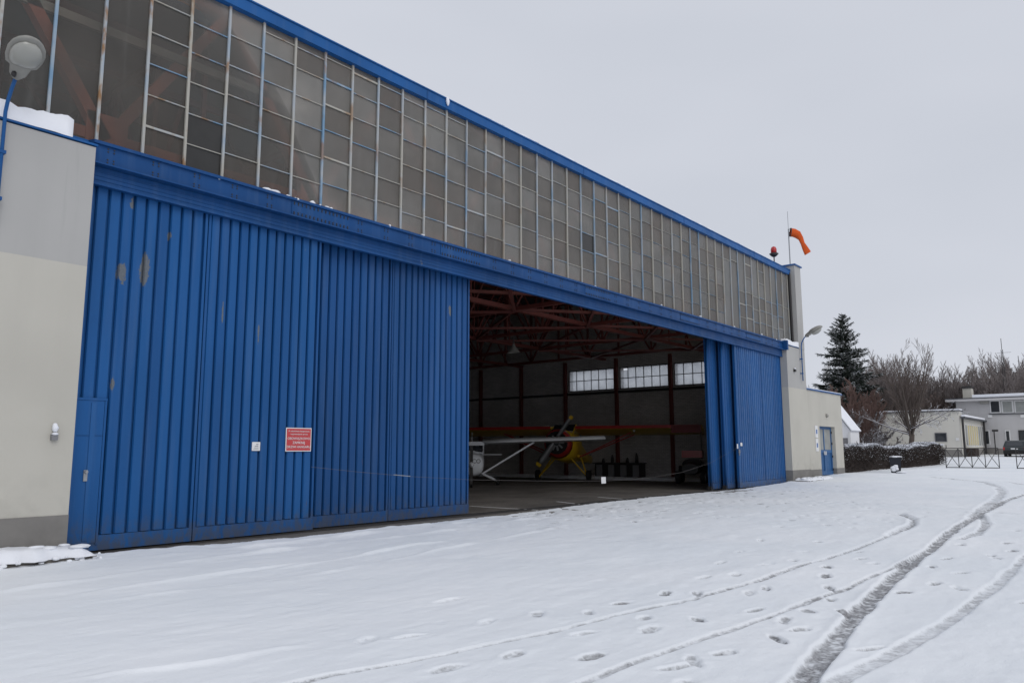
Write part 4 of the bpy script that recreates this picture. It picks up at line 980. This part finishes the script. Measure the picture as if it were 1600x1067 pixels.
PB = dict(wig=.075, up=[.12, .1, .07], rmin=.014, lv=3, n=[7, 8, 6], t0=[.25, .12, .1], ang=[.42, .45, .45], len=[.5, .5, .5], rad=.55, limbs=7, la=.5)
PS = dict(PB, single=True, limbs=40, la=.85, n=[5, 7, 5])
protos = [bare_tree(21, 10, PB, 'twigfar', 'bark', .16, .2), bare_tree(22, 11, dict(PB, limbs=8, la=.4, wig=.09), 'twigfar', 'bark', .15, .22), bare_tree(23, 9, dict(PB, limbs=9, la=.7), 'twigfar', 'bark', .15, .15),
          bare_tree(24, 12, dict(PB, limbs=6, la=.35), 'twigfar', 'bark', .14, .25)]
q = random.Random(77); used = set()
GR = 'bare trees of the wood behind the buildings'
def place(i, x, px, sc, label, group=GR, sy=None):
    o = protos[i] if i not in used else copy_tree(protos[i]); used.add(i)
    o.location = (x, at(0, x, px, 700).y, tz(x)-.1); o.rotation_euler = (0, 0, q.uniform(0, 6.28)); o.scale = (sc, sc, sc*(sy or 1))
    tag(o, label, 'tree', group); return o
for row, (x, st, s0) in enumerate(((98, 13, .74), (106, 11, .82), (114, 10, .90), (124, 10, 1.0))):
    px = 1258+row*5
    while px < 1660:
        hb = 1.0 + (.25 if 1335 < px < 1400 else 0)+(.04 if px > 1430 else 0)+(.14 if 1560 < px < 1600 else 0)-(.08 if px < 1310 else 0)
        place(q.randrange(4), x+q.uniform(-3, 3), px+q.uniform(-5, 5), s0*hb*q.uniform(.82, 1.12), 'bare grey-brown tree in the wood behind the buildings')
        px += st
# far wood as one mass
fw = MB(); qq = random.Random(5)
for i in range(110):
    x = qq.uniform(135, 160); y = -13.57+x*math.tan(R(qq.uniform(0, 20))); z = tz(x); h_ = qq.uniform(8.5, 11.5)
    fw.tube([(x, y, z), (x+qq.gauss(0, .3), y+qq.gauss(0, .3), z+h_)], [.16, .03], 4, False)
    for k in range(240):
        t = qq.random(); a = qq.uniform(0, 6.28); an = qq.uniform(.3, 1.1); L_ = h_*.3*(1.1-t)*qq.uniform(.4, 1.2)+.6; zz = z+h_*(.15+.8*t)
        rr_ = qq.uniform(0, 1.6)*(1.05-t); c = Vector((x+math.cos(a)*rr_, y+math.sin(a)*rr_, zz)); e = c+Vector((math.sin(an)*math.cos(a), math.sin(an)*math.sin(a), math.cos(an)))*L_
        fw.tube([c, e], [.03, .014], 3, False)
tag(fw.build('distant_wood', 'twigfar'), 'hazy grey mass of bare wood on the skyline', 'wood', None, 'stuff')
# red-brown thicket trees and snow-laden shrubs
redp = bare_tree(31, 8, dict(PB, limbs=11, la=.6, rmin=.015, n=[9, 9, 7]), 'twigred', 'twigred', .12, .1, 'bare_tree')
lbs = [(1335, 74, .92, 'red-brown bare tree in front of the spruce'), (1354, 77, .8, 'red-brown bare tree just right of the spruce'), (1318, 80, .72, 'red-brown bare tree left of the spruce trunk')]
for i, (px, x, sc, lb_) in enumerate(lbs):
    o = redp if i == 0 else copy_tree(redp); o.location = (x, at(0, x, px, 700).y, tz(x)-.1); o.scale = (sc, sc, sc); o.rotation_euler = (0, 0, i*2.1); tag(o, lb_, 'tree')
dk = bare_tree(41, 7.4, dict(PB, limbs=12, la=.75, n=[9, 9, 7], rmin=.014), 'twig', 'bark', .14, .12, 'bare_tree')
for i, (px, x, sc, lb_) in enumerate(((1383, 84, .8, 'brown dense tree left of the large bare tree'), (1440, 88, .92, 'brown dense tree right behind the large bare tree'), (1463, 92, .9, 'rounded brown tree above the right end of the low building'), (1400, 90, .88, 'brown dense tree directly behind the large bare tree'), (1365, 90, 1.12, 'brown dense tree between spruce and large bare tree'), (1482, 97, .95, 'brown tree behind the far building chimney'), (1455, 98, .92, 'brown tree left of the far chimney in the dense wood'), (1428, 97, .95, 'brown tree in the dense wood behind the large bare tree'), (1495, 103, 1.0, 'brown tree directly above the far chimney'), (1505, 99, .95, 'brown tree rising behind the chimney of the grey building'), (1528, 101, 1.02, 'brown tree between the chimney and the antenna mast'), (1548, 100, .96, 'brown tree just left of the antenna mast'), (1572, 104, 1.2, 'tallest brown tree directly behind the antenna mast'), (1596, 102, 1.05, 'brown tree at the right edge behind the grey building'), (1268, 98, .9, 'brown tree just right of the hangar corner'), (1290, 101, .85, 'brown tree left of the spruce above the annex'))):
    o = dk if i == 0 else copy_tree(dk); o.location = (x, at(0, x, px, 700).y, tz(x)-.1); o.scale = (sc, sc, sc); o.rotation_euler = (0, 0, i*1.7+.4); tag(o, lb_, 'tree')
sn_ = bare_tree(51, 4.2, dict(PB, limbs=11, la=1.0, up=[.03, .0, -.02], n=[8, 8, 6], rmin=.016), 'twigsnow', 'twigsnow', .09, .12, 'snowy_shrub')
for i, (px, x, sc, lb_) in enumerate(((1352, 70, 1.0, 'snow-laden shrub beside the white outbuilding'), (1370, 74, .95, 'snow-laden shrub at the corner of the low building'), (1345, 78, 1.15, 'taller snow-laden shrub behind the white outbuilding'))):
    o = sn_ if i == 0 else copy_tree(sn_); o.location = (x, at(0, x, px, 700).y, tz(x)-.1); o.scale = (sc, sc, sc); o.rotation_euler = (0, 0, i*2.4); tag(o, lb_, 'shrub')
def spruce(x, px, Ht, label):
    q = random.Random(4); root = empty('spruce_tree', (x, at(0, x, px, 700).y, tz(x)-.1), 0, label, 'tree'); tr = MB(); nd = MB()
    tr.tube([(0, 0, 0), (0, 0, Ht*.5), (0, 0, Ht)], [.28, .16, .02], 8, False)
    z = 2.2
    while z < Ht-.15:
        t = z/Ht; R_ = (1-t)**.68*4.5*q.uniform(.6, 1.2)+.18; nb = int(8+8*(1-t))
        for k in range(nb):
            a = 6.283*k/nb+q.uniform(-.35, .35)+z; Rb = R_*q.uniform(.55, 1.12); n_ = max(3, int(Rb/.28))
            zb = z+q.uniform(-.22, .22); prev = Vector((0, 0, zb)); pts = [prev]
            for i in range(1, n_+1):
                u = i/n_; pts.append(Vector((math.cos(a)*Rb*u, math.sin(a)*Rb*u, zb-.22*Rb*u+.26*Rb*u*u+(.45*Rb*u if t > .75 else 0))))
            tr.tube(pts, [.035*(1-i/(n_+1))+.008 for i in range(n_+1)], 3, False)
            for i in range(1, n_+1):
                for s_ in range(18):
                    c = pts[i-1].lerp(pts[i], q.random()); wd = Rb*.26*(1-.5*i/n_)+.08
                    dr = Vector((math.cos(a+q.uniform(-1.2, 1.2)), math.sin(a+q.uniform(-1.2, 1.2)), q.uniform(-.9, .45))).normalized(); sd = dr.cross(Vector((q.gauss(0, .35), q.gauss(0, .35), 1))).normalized()*q.uniform(.02, .05)
                    L_ = wd*q.uniform(.5, 1.25)
                    nd.add([c-sd, c+sd, c+dr*L_*.6+sd*1.2, c+dr*L_, c+dr*L_*.6-sd*1.2], [(0, 1, 2, 3, 4)])
        z += q.uniform(.2, .42)
    tr.build('trunk', 'bark', root); nd.build('crown', 'needles', root)
spruce(86.5, 1328, 15.3, 'tall dark spruce standing behind the annex')

# ---------------------------------------------------------------- inside the hangar
hl = empty('hanging_lamp', (28.2, 9.3, 6.2), 0, 'cone-shaped hanging lamp under the hangar trusses', 'lamp')
MB().tube([(0, 0, 0), (0, 0, .05), (0, 0, .28), (0, 0, .42)], [.30, .28, .10, .06], 14, False).build('shade', 'lampgrey', hl, True); MB().tube([(0, 0, .4), (0, 0, .75)], .03, 6).build('stem', 'darksteel', hl)
def wing(mb, y0, y1, x0, x1, c0, c1, z0, z1, th=.12, inc=0., n=2):
    pr = [(1, 0), (.98, .25), (.8, .75), (.5, 1), (.2, .72), (0, .05), (.1, -.12), (.5, -.12), (.9, -.08)]   # x forward
    rings = []
    for i in range(n+1):
        t = i/n; y = y0+(y1-y0)*t; c = c0+(c1-c0)*t; x = x0+(x1-x0)*t; z = z0+(z1-z0)*t
        rings.append([(x+(px-1)*c, y, z+pz*th*c+(px-1)*c*math.tan(inc)) for px, pz in pr])
    return mb.loft(rings)
def ell(x, cy, cz, ry, rz, n=18, pw=2.4):
    o_ = []
    for j in range(n):
        a = 2*math.pi*j/n; c, s_ = math.cos(a), math.sin(a)
        o_.append((x, cy+math.copysign(abs(c)**(2/pw), c)*ry, cz+math.copysign(abs(s_)**(2/pw), s_)*rz))
    return o_
# white high-wing aeroplane
az1 = YAW-math.atan((737-800)/FPX); d1 = 37.3
pa = empty('light_aircraft', (CAM.x+math.cos(az1)*d1, CAM.y+math.sin(az1)*d1, 0), az1+math.pi, 'white high-wing light aircraft half hidden by the open blue door', 'aircraft')
MB().loft([ell(2.45, 0, 1.0, .34, .32), ell(2.4, 0, 1.0, .5, .45), ell(1.6, 0, .98, .56, .52), ell(1.0, 0, 1.0, .58, .56), ell(.2, 0, 1.15, .6, .75), ell(-1.2, 0, 1.2, .58, .72), ell(-3, 0, 1.2, .28, .38), ell(-4.8, 0, 1.3, .1, .2)]).build('fuselage', 'planewhite', pa, True)
MB().poly([(1.0, -.5, 1.5), (1.0, .5, 1.5), (.35, .5, 1.98), (.35, -.5, 1.98)], (-.05, 0, 0)).build('windscreen', 'glassdark', pa)
MB().tube([(1.05, -.54, 1.5), (1.02, 0, 1.58), (1.05, .54, 1.5)], .04, 6).build('screen_frame', 'planewhite', pa); MB().tube([(1.0, .55, 1.5), (.4, .55, 2.0)], .035, 6).build('screen_post', 'planewhite', pa)
MB().box(-.8, .7, -.6, .6, 1.86, 2.04).build('cabin_roof', 'planewhite', pa)
for s_ in (1, -1):
    b = MB(); wing(b, s_*.55, s_*6.35, .75, .62, 1.55, 1.2, 1.98, 2.16, .15, .04, 4) if s_ > 0 else wing(b, -6.35, -.55, .62, .75, 1.2, 1.55, 2.16, 1.98, .15, .04, 4); b.build('wing', 'planewhite', pa, True)
    MB().bar((.35, s_*.52, .55), (.3, s_*3.0, 2.03), .075, .04, (1, 0, 0)).build('wing_strut', 'planewhite', pa)
    MB().bar((.1, s_*.45, .58), (.0, s_*1.2, .22), .1, .04, (1, 0, 0)).build('gear_leg', 'planewhite', pa)
    MB().tube([(0, s_*1.18, .2), (0, s_*1.32, .2)], .2, 14).build('wheel', 'black', pa)
MB().tube([(2.2, 0, .65), (2.25, 0, .25)], .035, 6).build('nose_leg', 'planewhite', pa); MB().tube([(2.25, -.05, .17), (2.25, .05, .17)], .17, 12).build('nose_wheel', 'black', pa)
MB().tube([(2.42, 0, 1.0), (2.6, 0, 1.0), (2.72, 0, 1.0)], [.14, .12, .02], 10).build('spinner', 'planewhite', pa, True); MB().bar((2.55, 0, .15), (2.55, 0, 1.85), .13, .03, (1, 0, 0)).build('propeller', 'darksteel', pa)
MB().box(2.36, 2.415, -.38, -.12, .9, 1.1).build('air_intake', 'black', pa); MB().box(2.36, 2.415, .16, .36, .75, .92).build('air_intake', 'black', pa)
text('lettering', 'CO', .26, 'black', pa, (2.46, .22, 1.15), (R(90), 0, R(90)), spread=.95)
# tail
MB().poly([(-4.0, 0, 1.4), (-4.9, 0, 2.6), (-5.3, 0, 2.6), (-5.2, 0, 1.2)], (0, .05, 0)).build('fin', 'planewhite', pa); MB().box(-5.1, -4.2, -1.6, 1.6, 1.38, 1.44).build('tailplane', 'planewhite', pa)

# yellow and red tail-dragger with big propeller
az2 = YAW-math.atan((884-800)/FPX); d2 = 42.6
pb = empty('tail_dragger', (CAM.x+math.cos(az2)*d2, CAM.y+math.sin(az2)*d2, 0), az2+math.pi-.30, 'yellow and red high-wing aircraft with a large two-blade propeller', 'aircraft')
# body pitched nose-up
MB().loft([ell(1.75, 0, 2.02, .45, .45, pw=2), ell(1.65, 0, 2.0, .72, .72, pw=2), ell(1.38, 0, 1.97, .78, .78, pw=2)]).build('engine_cowling', 'planered', pb, True)
MB().loft([ell(1.385, 0, 1.97, .775, .775, pw=2), ell(.4, 0, 1.85, .80, .85), ell(-.6, 0, 1.85, .7, .95), ell(-1.6, 0, 1.6, .45, .6), ell(-3.6, 0, 1.2, .22, .28), ell(-6.2, 0, .9, .1, .18)]).build('fuselage', 'yellow', pb, True)
MB().tube([(1.7, 0, 2.02), (1.765, 0, 2.02)], .60, 18).build('engine_face', 'black', pb)
b = MB()
for k in range(9): a = 6.283*k/9; b.tube([(1.76, math.cos(a)*.15, 2.02+math.sin(a)*.15), (1.76, math.cos(a)*.42, 2.02+math.sin(a)*.42)], .055, 6)
b.build('cylinders', 'galv', pb)
MB().poly([(.75, -.6, 2.65), (.75, .6, 2.65), (.2, .58, 3.0), (.2, -.58, 3.0)], (-.06, 0, 0)).build('windscreen', 'glassdark', pb)
MB().tube([(.8, .62, 2.55), (.2, .62, 3.0)], .04, 6).build('screen_post', 'yellow', pb)
MB().tube([(1.75, 0, 2.08), (2.1, 0, 2.1)], [.14, .08], 10).build('hub', 'galv', pb)
pr = MB(); c = Vector((2.05, 0, 2.1)); ang = math.atan2(75, 56)
bd = Vector((0, math.cos(ang), math.sin(ang)))    # blade line: up-right / down-left as seen
for s_, tw in ((1, .25), (-1, 1.0)):
    side = Vector((1, 0, 0)).cross(bd).normalized(); rings = []
    for t, w_ in ((.12, .06), (.35, .14), (.8, .17), (1.25, .16), (1.42, .15)):
        cc = c+bd*s_*t; ch = side*w_*(.45+.55*tw)+Vector((1, 0, 0))*w_*.6*(1-tw*.5); th_ = Vector((.02, 0, 0))
        rings.append([cc-ch, cc-th_, cc+ch, cc+th_])
    pr.loft(rings)
pr.build('propeller', 'galv', pb, True)
for s_, tw in ((1, .25), (-1, 1.0)):
    side = Vector((1, 0, 0)).cross(bd).normalized(); rings = []
    for t, w_ in ((1.42, .15), (1.60, .12)):
        cc = c+bd*s_*t; ch = side*w_*(.45+.55*tw)+Vector((1, 0, 0))*w_*.6*(1-tw*.5); th_ = Vector((.022, 0, 0)); rings.append([cc-ch, cc-th_, cc+ch, cc+th_])
    MB().loft(rings).build('blade_tip', 'yellow', pb)
for s_ in (1, -1):
    b = MB(); a = (s_*.6, s_*7.25) if s_ > 0 else (-7.25, -.6)
    wing(b, a[0], a[1], .6, .6, 1.75, 1.7, 2.78, 2.78, .16, .20, 4); b.build('wing', 'yellow', pb, True)
    MB().bar((.63, s_*.7, 2.83), (.63, s_*7.2, 2.83), .06, .16, (0, 0, 1)).build('leading_edge', 'planered', pb)
    MB().box(.55, .66, min(s_*5.8, s_*7.3), max(s_*5.8, s_*7.3), 2.5, 2.9).build('wing_tip', 'darkred', pb)
    MB().bar((.2, s_*.75, 1.25), (.1, s_*3.6, 2.55), .09, .05).build('wing_strut', 'planered', pb); MB().bar((-.6, s_*.7, 1.3), (-.7, s_*3.6, 2.45), .08, .05).build('wing_strut', 'planered', pb)
    MB().tube([(.6, s_*.35, 1.3), (.7, s_*1.35, .22)], .04, 6).build('gear_leg', 'yellow', pb); MB().tube([(-.1, s_*.75, 1.35), (.7, s_*1.35, .22)], .04, 6).build('gear_leg', 'yellow', pb)
    MB().blob((.1, s_*.72, 1.3), .25, .12, .1, 2).build('strut_fairing', 'yellow', pb, True)
    MB().tube([(.7, s_*1.34, .3), (.7, s_*1.5, .3)], .3, 14).build('wheel', 'black', pb)
MB().blob((.5, -1.0, 2.9), .12, .25, .1, 4).build('landing_light', 'lampglass', pb, True); MB().blob((.72, 3.9, 2.62), .06, .07, .07, 4).build('wing_light', 'lampglass', pb, True)
MB().poly([(-5.2, 0, 1.1), (-5.8, 0, 2.3), (-6.5, 0, 2.3), (-6.5, 0, .9)], (0, .06, 0)).build('fin', 'planered', pb); MB().box(-6.4, -5.5, -1.7, 1.7, 1.1, 1.16).build('tailplane', 'yellow', pb)
# workbench, tug and clutter along the end wall
wb = empty('workbench', (38.4, 9.8, 0), 0, 'dark workbench standing along the hangar end wall', 'workbench')
MB().box(-.4, .4, -1.5, 1.6, .86, .92).build('top', 'darksteel', wb); MB().box(-.3, .4, -1.4, 1.5, 0, .86).build('cabinet', 'darksteel', wb)
for y in (-1.4, -.6, .2, 1.0): MB().box(-.39, -.3, y, y+.35, .1, .8).build('drawer_front', 'boxgrey', wb)
for i, (y, h_) in enumerate(((8.7, .55), (9.3, .3), (10.3, .45), (10.9, .25))):
    tag(MB().tube([(38.4, y, .92), (38.4, y, .92+h_*.6), (38.4, y, .92+h_)], [.1, .08, .03], 10).build('oil_can', 'darksteel', None, True), 'dark can standing on the hangar workbench', 'can', 'cans on the workbench')
tg = empty('tow_tractor', (36.3, 4.3, 0), R(200), 'dark tow tractor with a grey wheel behind the right doors', 'tractor')
MB().loft([ell(-1.0, 0, .8, .5, .35), ell(.2, 0, .8, .5, .4), ell(.3, 0, .7, .45, .3), ell(1.1, 0, .7, .4, .25)]).build('body', 'darksteel', tg); MB().box(-.9, .1, -.5, .5, 1.25, 1.6).build('seat_box', 'planered', tg)
for s_ in (1, -1):
    for x, r_ in ((-.6, .42), (.9, .3)):
        wv = MB().tube([(x, s_*.5, r_), (x, s_*.72, r_)], r_, 16).build('wheel', 'black', tg); MB().tube([(x, s_*.7, r_), (x, s_*.74, r_)], r_*.75, 14).build('rim', 'galv', wv)
MB().tube([(-.9, .4, 1.2), (-.9, .4, 2.6)], .03, 6).build('post', 'darksteel', tg)
